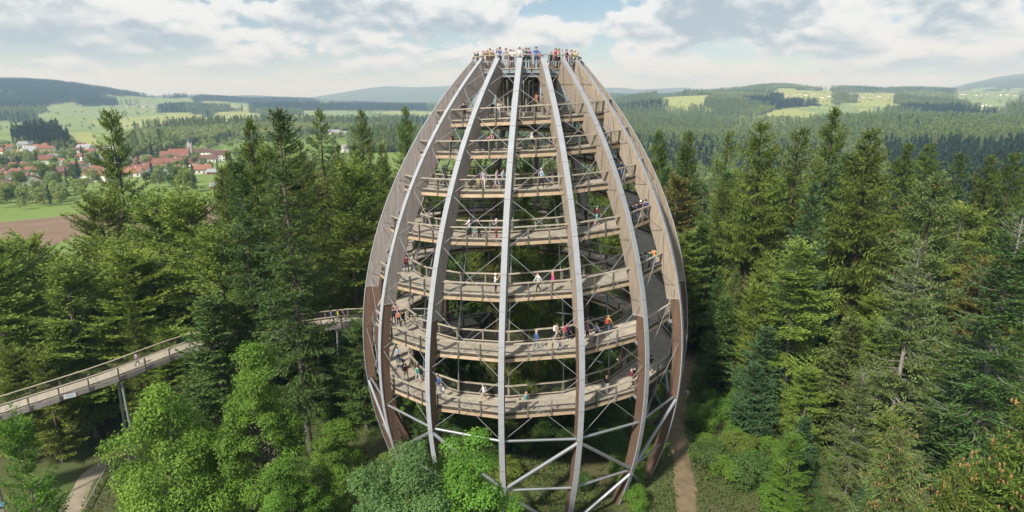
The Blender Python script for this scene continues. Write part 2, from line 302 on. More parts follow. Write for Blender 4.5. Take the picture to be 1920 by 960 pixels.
nr, nc = AA.shape; ii = (np.arange(nr - 1)[:, None] * nc + np.arange(nc - 1)[None]).ravel()
GQ = np.stack([ii, ii + 1, ii + nc + 1, ii + nc], -1)
cen = lambda A: (A[:-1, :-1] + A[1:, 1:] + A[:-1, 1:] + A[1:, :-1]).ravel() / 4
gcls = ground_class(cen(GX), cen(GY), cen(GZ))
G = [mat('forest_ground', (0.045, 0.062, 0.022), 0.95, 0, 0, 0.05, c2=(0.065, 0.085, 0.030)),
     mat('meadow', (0.130, 0.205, 0.040), 0.95, 0, 0, 0.03, c2=(0.185, 0.245, 0.062)),
     M['soil'],
     mat('hay_field', (0.31, 0.33, 0.105), 0.95, 0, 0, 0.01, c2=(0.25, 0.29, 0.085)),
     mat('pale_field', (0.165, 0.235, 0.085), 0.95, 0, 0, 0.008, c2=(0.215, 0.27, 0.10)),
     mat('woodland_floor', (0.070, 0.115, 0.026), 0.95, 0, 0, 0.16, c2=(0.10, 0.085, 0.045), bump=0.5, bs=2.0)]
ground = obj('ground', mesh_arrays('ground', np.stack([GX.ravel(), GY.ravel(), GZ.ravel()], -1), GQ[:, ::-1], mats=G, smooth=True, midx=gcls))
tag(ground, kind='structure')
def strip(name, pts, w, m, off=0.05, kind='structure'):
    pts = np.asarray(pts, float)[:, :2]; s = np.concatenate([[0], np.cumsum(np.linalg.norm(np.diff(pts, axis=0), axis=1))])
    q = np.linspace(0, s[-1], max(8, int(s[-1] / 0.8))); P = np.stack([np.interp(q, s, pts[:, 0]), np.interp(q, s, pts[:, 1])], -1)
    for _ in range(6): P[1:-1] = (P[:-2] + P[1:-1] * 2 + P[2:]) / 4
    tn = np.gradient(P, axis=0); tn /= np.linalg.norm(tn, axis=1, keepdims=True); sd = np.stack([tn[:, 1], -tn[:, 0]], -1)
    wob = 1 + 0.12 * np.sin(q * 0.9) + 0.08 * np.sin(q * 2.3 + 1); k = 7; V = []
    for a in np.linspace(-1, 1, k):
        XY = P + sd * (a * w / 2 * wob)[:, None]; V.append(np.column_stack([XY, terrain(XY[:, 0], XY[:, 1]) + off - (0.06 if abs(a) == 1 else 0)]))
    V = np.array(V); n = len(P); i = (np.arange(k - 1)[:, None] * n + np.arange(n - 1)[None]).ravel()
    o = obj(name, mesh_arrays(name, V.reshape(-1, 3), np.stack([i, i + 1, i + n + 1, i + n], -1), mats=[m], smooth=True)); tag(o, kind=kind); return o
PATH_R = np.array([at(*p) for p in ((1290, 1040), (1287, 960), (1284, 900), (1276, 850), (1268, 810), (1270, 770), (1276, 730), (1284, 700), (1300, 660))])
PATH_L = np.array([at(*p) for p in ((105, 1040), (132, 960), (152, 915), (176, 880), (225, 862), (330, 862), (450, 872), (560, 880), (640, 905), (700, 950), (820, 990))])
strip('forest_path', PATH_R, 2.0, M['path']); strip('foot_path', PATH_L, 2.3, M['path2'])
# ------------------------------------------------------------------ the egg-shaped tower
RC = [-9.86622886e-08, -1.08698617e-05, -4.66951602e-04, -2.41654676e-02, -7.76551188e-01, 8.01860226e+00]
def rr(z): return np.polyval(RC, np.asarray(z, float) - CAMZ)
def pol(th, r, z):
    a = np.radians(th); r = np.asarray(r, float); return np.stack(np.broadcast_arrays(r * np.sin(a), -r * np.cos(a), z), -1)
TH0, DT = -6.45, 22.5
ZL = [7.2, 12.08, 17.02, 21.82, 26.08, 29.72, 32.70, 35.26, 37.6]
def zb(th): return np.interp((np.asarray(th, float) + 8) / 360, np.arange(-1, 8), ZL)      # underside of the ramp beam
FAS = 0.36
def r_out(z): return rr(z) - 1.32
def r_in(z): return rr(z) - 1.32 - np.clip(2.85, 0, 9)
tower = empty('observation_tower')
tag(tower, 'egg-shaped timber rib tower with a spiral boardwalk inside', 'tower')
zr = np.linspace(-0.5, 40.75, 46); ZSTEP = 20.1
def rib_bar(z, depth, w, r_off=0.0):
    """curved bar in the plane x=radius, y=tangent: returns V, Q"""
    ro = rr(z) + r_off; dr = np.gradient(rr(z), z); nrm = np.stack([np.ones_like(z), -dr], -1); nrm /= np.linalg.norm(nrm, axis=1, keepdims=True)
    V = []
    for a, b in ((0, -1), (0, 1), (1, 1), (1, -1)):
        dp = depth * (1 + (0.30 * np.clip((z - 20) / 16, 0, 1) if depth > 1 else 0)); V.append(np.stack([ro - nrm[:, 0] * dp * a, np.full_like(z, b * w / 2), z - nrm[:, 1] * dp * a], -1))
    V = np.stack(V, 1).reshape(-1, 3); n = len(z); i = np.arange(n - 1)[:, None] * 4; j = np.arange(4)[None]
    Q = np.stack([i + j, i + (j + 1) % 4, i + 4 + (j + 1) % 4, i + 4 + j], -1).reshape(-1, 4)
    return V, np.vstack([Q, [[3, 2, 1, 0]], [[4 * n - 4, 4 * n - 3, 4 * n - 2, 4 * n - 1]]])
def rib_mesh(name, z, depth, w, off, m):
    V, Q = rib_bar(z, depth, w, off); return mesh_arrays(name, V, Q, mats=[m])
zl_, zu_ = zr[zr < ZSTEP + 1.2], np.concatenate([[ZSTEP], zr[zr > ZSTEP + 0.4]])
me_core = rib_mesh('rib', zr, 0.84, 0.36, -0.03, M['glulam'])
me_cl = [rib_mesh('side_cladding', zu_, 1.14, 0.43, -0.026, M['clad']), rib_mesh('side_cladding', zu_, 1.14, 0.43, -0.026, M['clad_w'])]
mb = MB(); V, Q = rib_bar(zr, 0.07, 0.46, 0.035); mb.add(V, Q)
for k in range(0, len(zr) - 1, 3):          # dark joints between the lengths of the zinc cover
    z = zr[k]; V, Q = rib_bar(np.array([z - 0.022, z + 0.022]), 0.09, 0.475, 0.044); mb.add(V, Q, m=1)
me_cov = mb.mesh('metal_cover', [M['cover'], M['joint']])
me_cap = MB(); me_cap.box(-1.02, 0.02, -0.235, 0.235, -0.05, 0.02); me_cap = me_cap.mesh('trim', M['rail'])
me_foot = MB(); me_foot.box(-1.5, 0.6, -0.6, 0.6, -0.9, 0.28); me_foot = me_foot.mesh('footing', M['concrete'])
for k in range(16):
    th = TH0 + DT * k; rz = R(th - 90)
    rib = obj('rib', me_core, tower); rib.rotation_euler = (0, 0, rz)
    obj('metal_cover', me_cov, rib); obj('side_cladding', me_cl[1 if 0 < k < 7 else 0], rib)
    obj('trim', me_cap, rib, (float(rr(ZSTEP)) - 0.06, 0, ZSTEP))
    obj('footing', me_foot, rib, (float(rr(0.2)) - 0.3, 0, 0))
def rp(k, z, off=0.0): return pol(TH0 + DT * k, rr(z) + off, z)
def z_at_y(y):
    zz = np.linspace(0, 41, 2000); return float(zz[np.argmin(abs(proj(rp(0, zz))[:, 1] - y))])
zn = [z_at_y(y) for y in (832, 716, 595, 471, 371, 281, 216, 163, 118)]
def unit_tube(name, r, m, n=6):
    b = MB(); b.tube([(0, 0, 0), (0, 0, 1)], r, n); return b.mesh(name, m, False)
me_rod, me_tub, me_big = unit_tube('brace_rod', 0.023, M['rod']), unit_tube('ring_tube', 0.11, M['metal'], 12), unit_tube('diagonal_tube', 0.155, M['metal'], 12)
me_hang = unit_tube('hanger', 0.05, M['metal'], 8)
def link_tube(name, me, p0, p1, parent):
    p0 = Vector(p0); p1 = Vector(p1); d = p1 - p0; o = obj(name, me, parent); o.location = p0
    o.rotation_euler = d.to_track_quat('Z', 'Y').to_euler(); o.scale = (1, 1, d.length); return o
for k in range(16):
    for a in range(len(zn) - 1):
        link_tube('brace_rod', me_rod, rp(k, zn[a], -0.3), rp(k + 1, zn[a + 1], -0.3), tower)
        link_tube('brace_rod', me_rod, rp(k + 1, zn[a], -0.3), rp(k, zn[a + 1], -0.3), tower)
    z2 = z_at_y(924); zf = 0.25
    link_tube('ring_tube', me_tub, rp(k, zn[0], -0.35), rp(k + 1, zn[0], -0.35), tower)
    link_tube('ring_tube', me_tub, rp(k, z2, -0.35), rp(k + 1, z2, -0.35), tower)
    ev, od = (k, k + 1) if k % 2 == 0 else (k + 1, k)
    link_tube('diagonal_tube', me_big, rp(od, zn[0] - 0.2, -0.1), rp(ev, z2 + 0.25, -0.1), tower)
    link_tube('diagonal_tube', me_big, rp(ev, z2 - 0.25, -0.1), rp(od, zf, -0.1), tower)
# ramp, one bay between each pair of ribs
K0, K1 = -6.5, 100
edges = [K0] + list(range(-6, K1 + 1))
n_posts = 0
def seg_pts(ka, kb, side, dz):
    out = []
    for k in (ka, kb):
        th = TH0 + DT * k; z = zb(th); r = r_out(z) if side == 'o' else r_in(z); out.append(pol(th, r, z + dz))
    return np.array(out)
for ka, kb in zip(edges[:-1], edges[1:]):
    th = TH0 + DT * (ka + kb) / 2; front = math.cos(R(th)) > -0.15
    po, pi = seg_pts(ka, kb, 'o', 0), seg_pts(ka, kb, 'i', 0); up = np.array([0, 0, 1.0])
    bay = MB()
    for t in (0.02, 0.34, 0.66, 0.98):
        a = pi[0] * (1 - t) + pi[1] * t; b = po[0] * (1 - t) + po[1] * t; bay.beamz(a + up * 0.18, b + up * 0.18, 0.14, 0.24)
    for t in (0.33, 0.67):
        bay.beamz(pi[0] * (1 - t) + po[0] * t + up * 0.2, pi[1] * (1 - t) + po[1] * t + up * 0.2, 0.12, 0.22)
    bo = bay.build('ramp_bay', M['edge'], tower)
    n = max(6, int(np.linalg.norm(po[1] - po[0]) / 0.165)); pl = MB()
    V = []; 
    g = 0.04
    for i in range(n):
        t0, t1 = (i + g) / n, (i + 1 - g) / n; j = rng.uniform(-0.006, 0.006); ex = rng.uniform(0.0, 0.03)
        c = [pi[0] * (1 - t0) + pi[1] * t0, pi[0] * (1 - t1) + pi[1] * t1, po[0] * (1 - t0) + po[1] * t0, po[0] * (1 - t1) + po[1] * t1]
        V += [p + up * (FAS + j + dz) for p in c for dz in (-0.05, 0.0)]
    # corners: (pi t0),(pi t1),(po t0),(po t1) x (low, high)
    V = np.array(V); Qp = np.array([[1, 3, 7, 5], [0, 1, 5, 4], [2, 6, 7, 3], [4, 5, 7, 6], [0, 2, 3, 1]])
    pl.add(V, (np.arange(n)[:, None, None] * 8 + Qp[None]).reshape(-1, 4)); tag(pl.build('planks', M['plank'], bo), kind='stuff')
    for P, sgn in ((po, 1), (pi, -1)):
        nrm = P.mean(0) * [1, 1, 0]; nrm = nrm / np.linalg.norm(nrm) * sgn
        b = MB(); b.beamz(P[0] + up * 0.125 + nrm * 0.06, P[1] + up * 0.125 + nrm * 0.06, 0.11, 0.27); b.build('fascia_beam', M['fascia'], bo)
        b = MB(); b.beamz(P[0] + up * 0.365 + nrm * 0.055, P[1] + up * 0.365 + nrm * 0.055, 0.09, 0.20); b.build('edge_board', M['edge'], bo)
        b = MB(); b.beamz(P[0] + up * 1.46 + nrm * 0.03, P[1] + up * 1.46 + nrm * 0.03, 0.17, 0.085); b.build('handrail', M['rail'], bo)
        b = MB(); b.beamz(P[0] + up * 0.55 + nrm * 0.0, P[1] + up * 0.55, 0.05, 0.08); b.build('lower_rail', M['rail'], bo)
        q = np.array([P[0] + up * 0.6, P[1] + up * 0.6, P[1] + up * 1.41, P[0] + up * 1.41]); obj('net', mesh_arrays('net', q, [[0, 1, 2, 3]], mats=[M['net']]), bo)
        rest = MB()
        ln = np.linalg.norm(P[1] - P[0]); m_ = max(1, round(ln / 1.95)); ts = [i / m_ for i in range(m_)]
        for t in ts:
            p = P[0] * (1 - t) + P[1] * t + nrm * 0.13; pb = MB() if front and n_posts < 300 else rest
            w = 0.19 if t == 0 and sgn < 0 else 0.11
            c_, s_ = nrm[0], nrm[1]; sd = np.array([-s_, c_, 0])
            pb.add([p + nrm * a * 0.06 + sd * b_ * w / 2 + up * zz for a in (-1, 1) for b_ in (-1, 1) for zz in (0.02, 1.42)], BOXQ)
            if pb is not rest: n_posts += 1; pb.build('railing_post', M['post'] if sgn > 0 else M['postl'], bo)
        if rest.V: tag(rest.build('railing_posts', M['post'], bo), kind='stuff')
    # steel bracket from the rib, and the hanger to the turn above
    if ka == int(ka):
        th = TH0 + DT * ka; z = float(zb(th)); b = MB()
        b.beamz(pol(th, r_in(z) + 0.1, z - 0.06), pol(th, rr(z) - 0.55, z - 0.06), 0.16, 0.20)
        b.beamz(pol(th, r_out(z) - 0.1, z - 0.06), pol(th, rr(z) - 0.55, z - 0.40), 0.10, 0.12); b.build('bracket', M['steel_blue'], tower)
        if th + 360 <= TH0 + DT * K1:
            z2_ = float(zb(th + 360)); link_tube('hanger', me_hang, pol(th, r_in(z) - 0.12, z), pol(th, r_in(z2_) - 0.12, z2_), tower)
ZT = float(zb(TH0 + DT * K1)) + FAS
# upper floor, timber core with stairs, top platform
b = MB(); an = np.radians(np.arange(48) * 7.5); r_f = 5.0
b.add(np.vstack([np.column_stack([r_f * np.sin(an), r_f * np.cos(an), np.full(48, ZT - 0.02)]), np.column_stack([r_f * np.sin(an), r_f * np.cos(an), np.full(48, ZT - 0.3)]), [[0, 0, ZT - 0.02]], [[0, 0, ZT - 0.3]]]),
      [(i, i + 48, (i + 1) % 48 + 48, (i + 1) % 48) for i in range(48)], [(96, i, (i + 1) % 48) for i in range(48)] + [(97, (i + 1) % 48 + 48, i + 48) for i in range(48)])
b.build('upper_floor', M['plank'], tower)
b = MB(); b.box(-0.075, 0.075, -0.10, 0.10, 0, 1); me_cp = b.mesh('core_post', M['darkwood'])
ZP = 39.9
for k in range(30):
    o = obj('core_post', me_cp, tower, pol(k * 12.0, 2.75, ZT)); o.scale = (1, 1, ZP - 0.4 - ZT); o.rotation_euler = (0, 0, R(k * 12))
for k in range(12):
    o = obj('core_post', me_cp, tower, pol(k * 30.0 + 8, 1.1, ZT)); o.scale = (1.2, 1.2, ZP - 0.4 - ZT); o.rotation_euler = (0, 0, R(k * 30))
for k in range(22):
    a0, a1 = 40 + k * 24, 40 + k * 24 + 22; z = ZT + (k + 1) * (ZP - ZT) / 23; b = MB()
    c = [pol(a, r, z) for a in (a0, a1) for r in (1.2, 2.6)]; b.add([p + np.array([0, 0, dz]) for p in c for dz in (-0.06, 0)], BOXQ); b.build('stair_tread', M['plank'], tower)
RP = 5.05
for k in range(16):
    a, c2 = TH0 + DT * k, TH0 + DT * (k + 1)
    b = MB(); b.beamz(pol(a, RP - 0.15, ZP - 0.24), pol(c2, RP - 0.15, ZP - 0.24), 0.14, 0.34); b.build('platform_beam', M['steel_blue'], tower)
    b = MB(); b.beamz(pol(a, RP - 0.3, ZP - 0.62), pol(c2, RP - 0.3, ZP - 0.62), 0.10, 0.22); b.build('platform_beam', M['steel_blue'], tower)
    b = MB(); b.add([pol(t, r, z) for t in (a, c2) for r in (0.2, RP) for z in (ZP - 0.07, ZP)], BOXQ); b.build('platform_deck', M['plank'], tower)
    b = MB(); b.beamz(pol(a, RP, ZP + 1.12), pol(c2, RP, ZP + 1.12), 0.15, 0.07); b.build('platform_handrail', M['rail'], tower)
    b = MB(); b.beamz(pol(a, RP + 0.05, ZP + 0.55), pol(c2, RP + 0.05, ZP + 0.55), 0.10, 0.10); b.build('platform_ring', M['metal'], tower)
    q = np.array([pol(a, RP - .02, ZP + .08), pol(c2, RP - .02, ZP + .08), pol(c2, RP - .02, ZP + 1.06), pol(a, RP - .02, ZP + 1.06)]); obj('net', mesh_arrays('net', q, [[0, 1, 2, 3]], mats=[M['net']]), tower)
    for t in (0, 0.5):
        b = MB(); p = pol(a, RP, ZP) * (1 - t) + pol(c2, RP, ZP) * t; b.beam(p - [0, 0, .3], p + [0, 0, 1.1], 0.07, 0.07, up=(1, 0, 0)); b.build('platform_post', M['post'], tower)
    b = MB(); b.beamz(pol(a, 2.7, ZP - 0.5), pol(a, rr(ZP) - 0.3, ZP - 0.5), 0.12, 0.26); b.build('platform_joist', M['steel_blue'], tower)
# guard rail of the ramp's upper end
# ------------------------------------------------------------------ the treetop walkway leading to the tower
walk = empty('treetop_walkway', (0, 0, 0)); tag(walk, 'raised wooden walkway curving through the trees into the egg tower', 'walkway')
thj = -140.0; zj = float(zb(thj)) + FAS
ctrl = [on_z(-260, 850, 3.9), on_z(0, 771, 5.3), on_z(200, 707, 6.6), on_z(360, 645, 7.8), on_z(470, 628, 8.6), on_z(560, 612, 9.3), on_z(650, 600, 9.9), pol(thj, r_out(zj) + 0.1, zj)]
ctrl = np.array(ctrl); s_ = np.concatenate([[0], np.cumsum(np.linalg.norm(np.diff(ctrl, axis=0), axis=1))])
q_ = np.linspace(0, s_[-1], 600); WP = np.stack([np.interp(q_, s_, ctrl[:, i]) for i in range(3)], -1)
for _ in range(400): WP[1:-1] = (WP[:-2] + WP[1:-1] * 2 + WP[2:]) / 4
q_ = np.concatenate([[0], np.cumsum(np.linalg.norm(np.diff(WP, axis=0), axis=1))])
WT = np.gradient(WP, axis=0); WT[:, 2] = 0; WT /= np.linalg.norm(WT, axis=1, keepdims=True); WS = np.stack([WT[:, 1], -WT[:, 0], 0 * WT[:, 0]], -1)
def wp(s, side=0.0, dz=0.0):
    p = np.array([np.interp(s, q_, WP[:, i]) for i in range(3)]); sd = np.array([np.interp(s, q_, WS[:, i]) for i in range(3)]); return p + sd / (np.linalg.norm(sd) + 1e-9) * side + np.array([0, 0, dz])
LW = q_[-1]; HW = 1.25
b = MB(); b.box(-HW, HW, -0.098, 0.098, -0.05, 0); me_wpl = b.mesh('plank', M['plank']); np_w = int(LW / 0.215); rest = MB()
for i in range(np_w):
    s = (i + 0.5) * LW / np_w; p = wp(s); t = wp(s + 0.1) - wp(s - 0.1); rz = math.atan2(t[1], t[0]) - math.pi / 2
    if i >= np_w - 300:
        o = obj('plank', me_wpl, walk, p + [0, 0, rng.uniform(-.004, .004)]); o.rotation_euler = (0, 0, rz)
    else:
        u = np.array([math.cos(rz), math.sin(rz), 0]); v = np.array([-math.sin(rz), math.cos(rz), 0]); rest.add([p + u * a * HW + v * c * 0.098 + [0, 0, dz] for a in (-1, 1) for c in (-1, 1) for dz in (-.05, 0)], BOXQ)
if rest.V: tag(rest.build('planks', M['plank'], walk), kind='stuff')
nb = int(LW / 2.6)
for i in range(nb):
    s0, s1 = i * LW / nb, (i + 1) * LW / nb
    for sd in (-1, 1):
        e = sd * (HW + 0.06)
        b = MB(); b.beamz(wp(s0, e, -0.30), wp(s1, e, -0.30), 0.14, 0.48); b.build('girder', M['bridgewood'], walk)
        b = MB(); b.beamz(wp(s0, e, 1.12), wp(s1, e, 1.12), 0.15, 0.08); b.build('handrail', M['rail'], walk)
        b = MB(); b.beamz(wp(s0, e, 0.20), wp(s1, e, 0.20), 0.06, 0.12); b.build('lower_rail', M['post'], walk)
        b = MB(); p = wp(s0, e + sd * 0.13, 0); tt = wp(s1, 0) - wp(s0, 0); tt /= np.linalg.norm(tt); b.beam(p - [0, 0, .5], p + [0, 0, 1.1], 0.10, 0.14, up=tt); b.build('railing_post', M['post'], walk)
        qd = np.array([wp(s0, e, .27), wp(s1, e, .27), wp(s1, e, 1.07), wp(s0, e, 1.07)]); obj('net', mesh_arrays('net', qd, [[0, 1, 2, 3]], mats=[M['net']]), walk)
s215 = float(q_[int(np.argmin(abs(proj(WP)[:, 0] - 222) + 1e4 * (np.arange(600) < 60)))])
for s in [s215 + 13 * k for k in range(-6, 7) if 4 < s215 + 13 * k < LW - 4]:
    for sd in (-1, 1):
        p = wp(s, sd * 0.9, -0.6); f_ = wp(s, sd * 2.4, 0); f_[2] = float(terrain(f_[0], f_[1])) - 0.3; link_tube('support_strut', me_big, p, f_, walk)
    b = MB(); b.beam(wp(s, -1.5, -0.72), wp(s, 1.5, -0.72), 0.2, 0.16); b.build('cross_beam', M['metal'], walk)
# white notice fixed to the girder
sg = float(q_[np.argmin(np.abs(proj(WP)[:, 0] - 130) + 1e3 * (np.arange(600) < 60))]); p = wp(sg, HW + 0.06 + 0.10, -0.25); t = wp(sg + .1) - wp(sg - .1); rz = math.atan2(t[1], t[0])
sign = empty('notice_board', p, rz); tag(sign, 'small white notice fixed to the side beam of the walkway', 'sign')
b = MB(); b.box(-0.55, 0.55, -0.02, 0.02, -0.22, 0.22); b.build('panel', mat('notice_white', (0.75, 0.77, 0.8), 0.5), sign)
for dz, w_ in ((0.08, 0.4), (-0.03, 0.32)):
    b = MB(); b.box(-w_, w_, -0.026, -0.021, dz - 0.03, dz + 0.03); b.build('printed_line', mat('notice_blue', (0.25, 0.35, 0.5), 0.5), sign)
# ------------------------------------------------------------------ trees
def leaves(base, a, nrm, ln, wd, tint):
    """diamond leaf or needle-spray faces"""
    a = a / (np.linalg.norm(a, axis=1, keepdims=True) + 1e-9); sd = np.cross(a, nrm); sd /= np.linalg.norm(sd, axis=1, keepdims=True) + 1e-9
    up = np.cross(sd, a); ln = ln[:, None]; wd = wd[:, None]
    V = np.stack([base, base + a * ln * 0.42 + sd * wd / 2 - up * ln * 0.03, base + a * ln, base + a * ln * 0.42 - sd * wd / 2 - up * ln * 0.03], 1)
    return V.reshape(-1, 3), np.repeat(tint, 4)
def rnd(n, s=1.0): return rng.normal(0, s, (n, 3))
def leaf_mesh(name, V, tint, m):
    return mesh_arrays(name, V, np.arange(len(V)).reshape(-1, 4), mats=[m], tint=np.clip(tint, 0, 1))
def conifer(name, H=34., Rm=4.2, z0=0.12, m='spruce', bark='bark', hang=0.5, step=0.30, lq=0.46, wq=0.15, whorl=0.46, bare=0.0, gaps=0.08, up_tip=0.2, pw=0.85, broken=0.0, tw=1.0, cones=0, nbr=6.5, seed=1, rise=0.0):
    global rng
    rng = np.random.default_rng(seed)
    zs = []; z = z0 * H
    while z < H * 0.985: zs.append(z); z += whorl * (0.55 + 0.75 * (H - z) / H) * rng.uniform(0.7, 1.3)
    nb = rng.poisson(nbr, len(zs)).clip(3, 10); zb_ = np.repeat(zs, nb) + rng.uniform(-.2, .2, nb.sum()); n = len(zb_); t = np.clip((H - zb_) / (H * (1 - z0)), 0, 1)
    az = rng.uniform(0, 2 * math.pi, n); ph = rng.uniform(0, 6, 3)
    L = Rm * (t ** pw) * (1 - 0.22 * np.clip((t - 0.7) / 0.3, 0, 1)) * rng.uniform(0.62, 1.12, n) * (1 + 0.14 * np.sin(az + ph[0] + 3 * t) + 0.10 * np.sin(2 * az + ph[1] + 9 * t)) + 0.22
    lev = 0.80 + 0.35 * np.sin(zb_ * 1.7 + ph[2]) * np.sin(zb_ * 0.63 + ph[0]); L *= 0.55 + 0.45 * lev * rng.uniform(0.7, 1.25, n)
    keep = rng.random(n) > gaps
    if broken: keep &= ~((t > 0.15) & (np.sin(az * 1.0 + zb_ * 0.45 + ph[1]) > 1 - broken))
    zb_, t, az, L = zb_[keep], t[keep], az[keep], L[keep]; n = len(L)
    e0 = np.interp(t, [0, 0.08, 0.3, 0.6, 1], [1.0, 0.45, 0.10, -0.12, -0.30]) + rng.normal(0, 0.09, n) + rise
    dirh = np.stack([np.cos(az), np.sin(az), 0 * az], -1); bt = rng.uniform(0.25, 0.75, n)
    def bp(idx, s):
        return dirh[idx] * (L[idx] * s * np.cos(e0[idx] * 0.7))[:, None] + np.stack([0 * s, 0 * s, zb_[idx] + L[idx] * (np.sin(e0[idx]) * s - 0.10 * s * (1 - s) * 2 + up_tip * s ** 3)], -1)
    ns = np.maximum(2, np.ceil(L / step)).astype(int); idx = np.repeat(np.arange(n), ns); k = np.concatenate([np.arange(q) for q in ns]); s = 0.14 + 0.86 * (k + rng.uniform(0.2, 0.8, len(k))) / ns[idx]
    if bare:
        kp = ~((t[idx] < bare) & (rng.random(len(idx)) < 0.70)); idx, s = idx[kp], s[kp]
    P = bp(idx, s); T = bp(idx, s + 0.05) - P; T /= np.linalg.norm(T, axis=1, keepdims=True); Sd = np.stack([-T[:, 1], T[:, 0], 0 * T[:, 0]], -1); Sd /= np.linalg.norm(Sd, axis=1, keepdims=True) + 1e-9
    VV, TT = [], []
    for sg in (-1, 1):
        lt = tw * (0.26 + 0.34 * (1 - s) * L[idx]).clip(0.25, 1.25) * rng.uniform(0.6, 1.2, len(s)); D = T * 0.62 + Sd * sg * 0.8 + np.array([0, 0, -hang]) * rng.uniform(0.5, 1.3, (len(s), 1)) + rnd(len(s), 0.13); D /= np.linalg.norm(D, axis=1, keepdims=True)
        nq = np.maximum(1, np.round(lt / (lq * 0.72))).astype(int); j = np.repeat(np.arange(len(s)), nq); kk = np.concatenate([np.arange(q) for q in nq])
        b = P[j] + D[j] * (kk * lq * 0.7)[:, None] + rnd(len(j), 0.03); a = D[j] + rnd(len(j), 0.28) + np.array([0, 0, -0.25 * hang]) * kk[:, None]
        nr_ = np.array([0, 0, 1.0]) + rnd(len(j), 0.45) + Sd[j] * sg * hang
        v, tt = leaves(b, a, nr_, lq * rng.uniform(0.75, 1.3, len(j)), wq * rng.uniform(0.75, 1.3, len(j)), (bt[idx[j]] + 0.22 * kk / 3 + rng.normal(0, 0.13, len(j)))); VV.append(v); TT.append(tt)
    nx = len(s); v, tt = leaves(P, T + rnd(nx, 0.2) + [0, 0, 0.05], np.array([0, 0, 1.0]) + rnd(nx, 0.4), lq * rng.uniform(0.8, 1.3, nx), wq * 1.15 * rng.uniform(0.8, 1.3, nx), bt[idx] + rng.normal(0.08, 0.12, nx)); VV.append(v); TT.append(tt)
    if hang > 0.4:
        v, tt = leaves(P + rnd(nx, 0.08), np.array([0, 0, -1.0]) + rnd(nx, 0.22), Sd + rnd(nx, 0.5), lq * 1.25 * rng.uniform(0.7, 1.4, nx), wq * 1.1 * np.ones(nx), bt[idx] - 0.08 + rng.normal(0, 0.12, nx)); VV.append(v); TT.append(tt)
    nt_ = 26; zt = H * (1 - 0.03 * rng.random(nt_)); v, tt = leaves(np.stack([0 * zt, 0 * zt, zt - 0.1], -1), rnd(nt_, 0.5) + [0, 0, 1.0], rnd(nt_), np.full(nt_, lq), np.full(nt_, wq), np.full(nt_, 0.6)); VV.append(v); TT.append(tt)
    crown = leaf_mesh(name + '_crown', np.vstack(VV), np.concatenate(TT), M[m])
    tb = MB(); zz = np.linspace(-0.8, H, 14); rd = 0.0105 * H * (1 - np.clip(zz, 0, H) / H) ** 0.85 + 0.02; rd[0] *= 1.25
    tb.tube(np.stack([0.10 * np.sin(zz * 0.3 + ph[0]), 0.10 * np.cos(zz * 0.27 + ph[1]) - 0.1 * math.cos(ph[1]), zz], -1), rd, 8, cap=False)
    sel = np.arange(n) if bare else np.arange(0, n, 2)
    for q in sel: tb.tube(bp(np.array([q, q, q]), np.array([0.0, 0.5, 0.97])), [0.012 * L[q] + 0.012, 0.008 * L[q] + 0.01, 0.008], 3, cap=False)
    nd = 30 if z0 > 0.1 else 0
    for q in range(nd):
        a_ = rng.uniform(0, 6.28); z_ = rng.uniform(0.04, max(z0, 0.05)) * H; l_ = rng.uniform(0.5, 1.8); tb.tube([(0, 0, z_), (math.cos(a_) * l_, math.sin(a_) * l_, z_ - 0.1 * l_)], [0.02, 0.006], 3, cap=False)
    out = {'H': H, 'crown': crown, 'trunk': tb.mesh(name + '_trunk', M[bark], True), 'R': Rm}
    if cones:
        w = np.clip((0.55 - t[idx]), 0.0, 1) * (s > 0.55); w = w / w.sum(); ci = rng.choice(len(idx), cones, p=w); cb = MB()
        an = np.arange(5) * 2 * math.pi / 5
        V0 = np.vstack([[[0, 0, 0]], np.stack([0.045 * np.cos(an), 0.045 * np.sin(an), np.full(5, -0.06)], -1), np.stack([0.035 * np.cos(an + .6), 0.035 * np.sin(an + .6), np.full(5, -0.17)], -1), [[0, 0, -0.23]]])
        Tq = [(0, 1 + (i + 1) % 5, 1 + i) for i in range(5)] + [(11, 6 + i, 6 + (i + 1) % 5) for i in range(5)]; Qq = [(1 + i, 1 + (i + 1) % 5, 6 + (i + 1) % 5, 6 + i) for i in range(5)]
        for c in ci:
            for _ in range(3): cb.add(V0 * rng.uniform(0.7, 1.0) + P[c] + rnd(1, 0.12)[0] - [0, 0, 0.05], Qq, Tq)
        out['cones'] = cb.mesh(name + '_cones', M['cone'])
    return out
M['cone'] = mat('spruce_cones', (0.42, 0.235, 0.10), 0.7, 0, 0.4, 8)
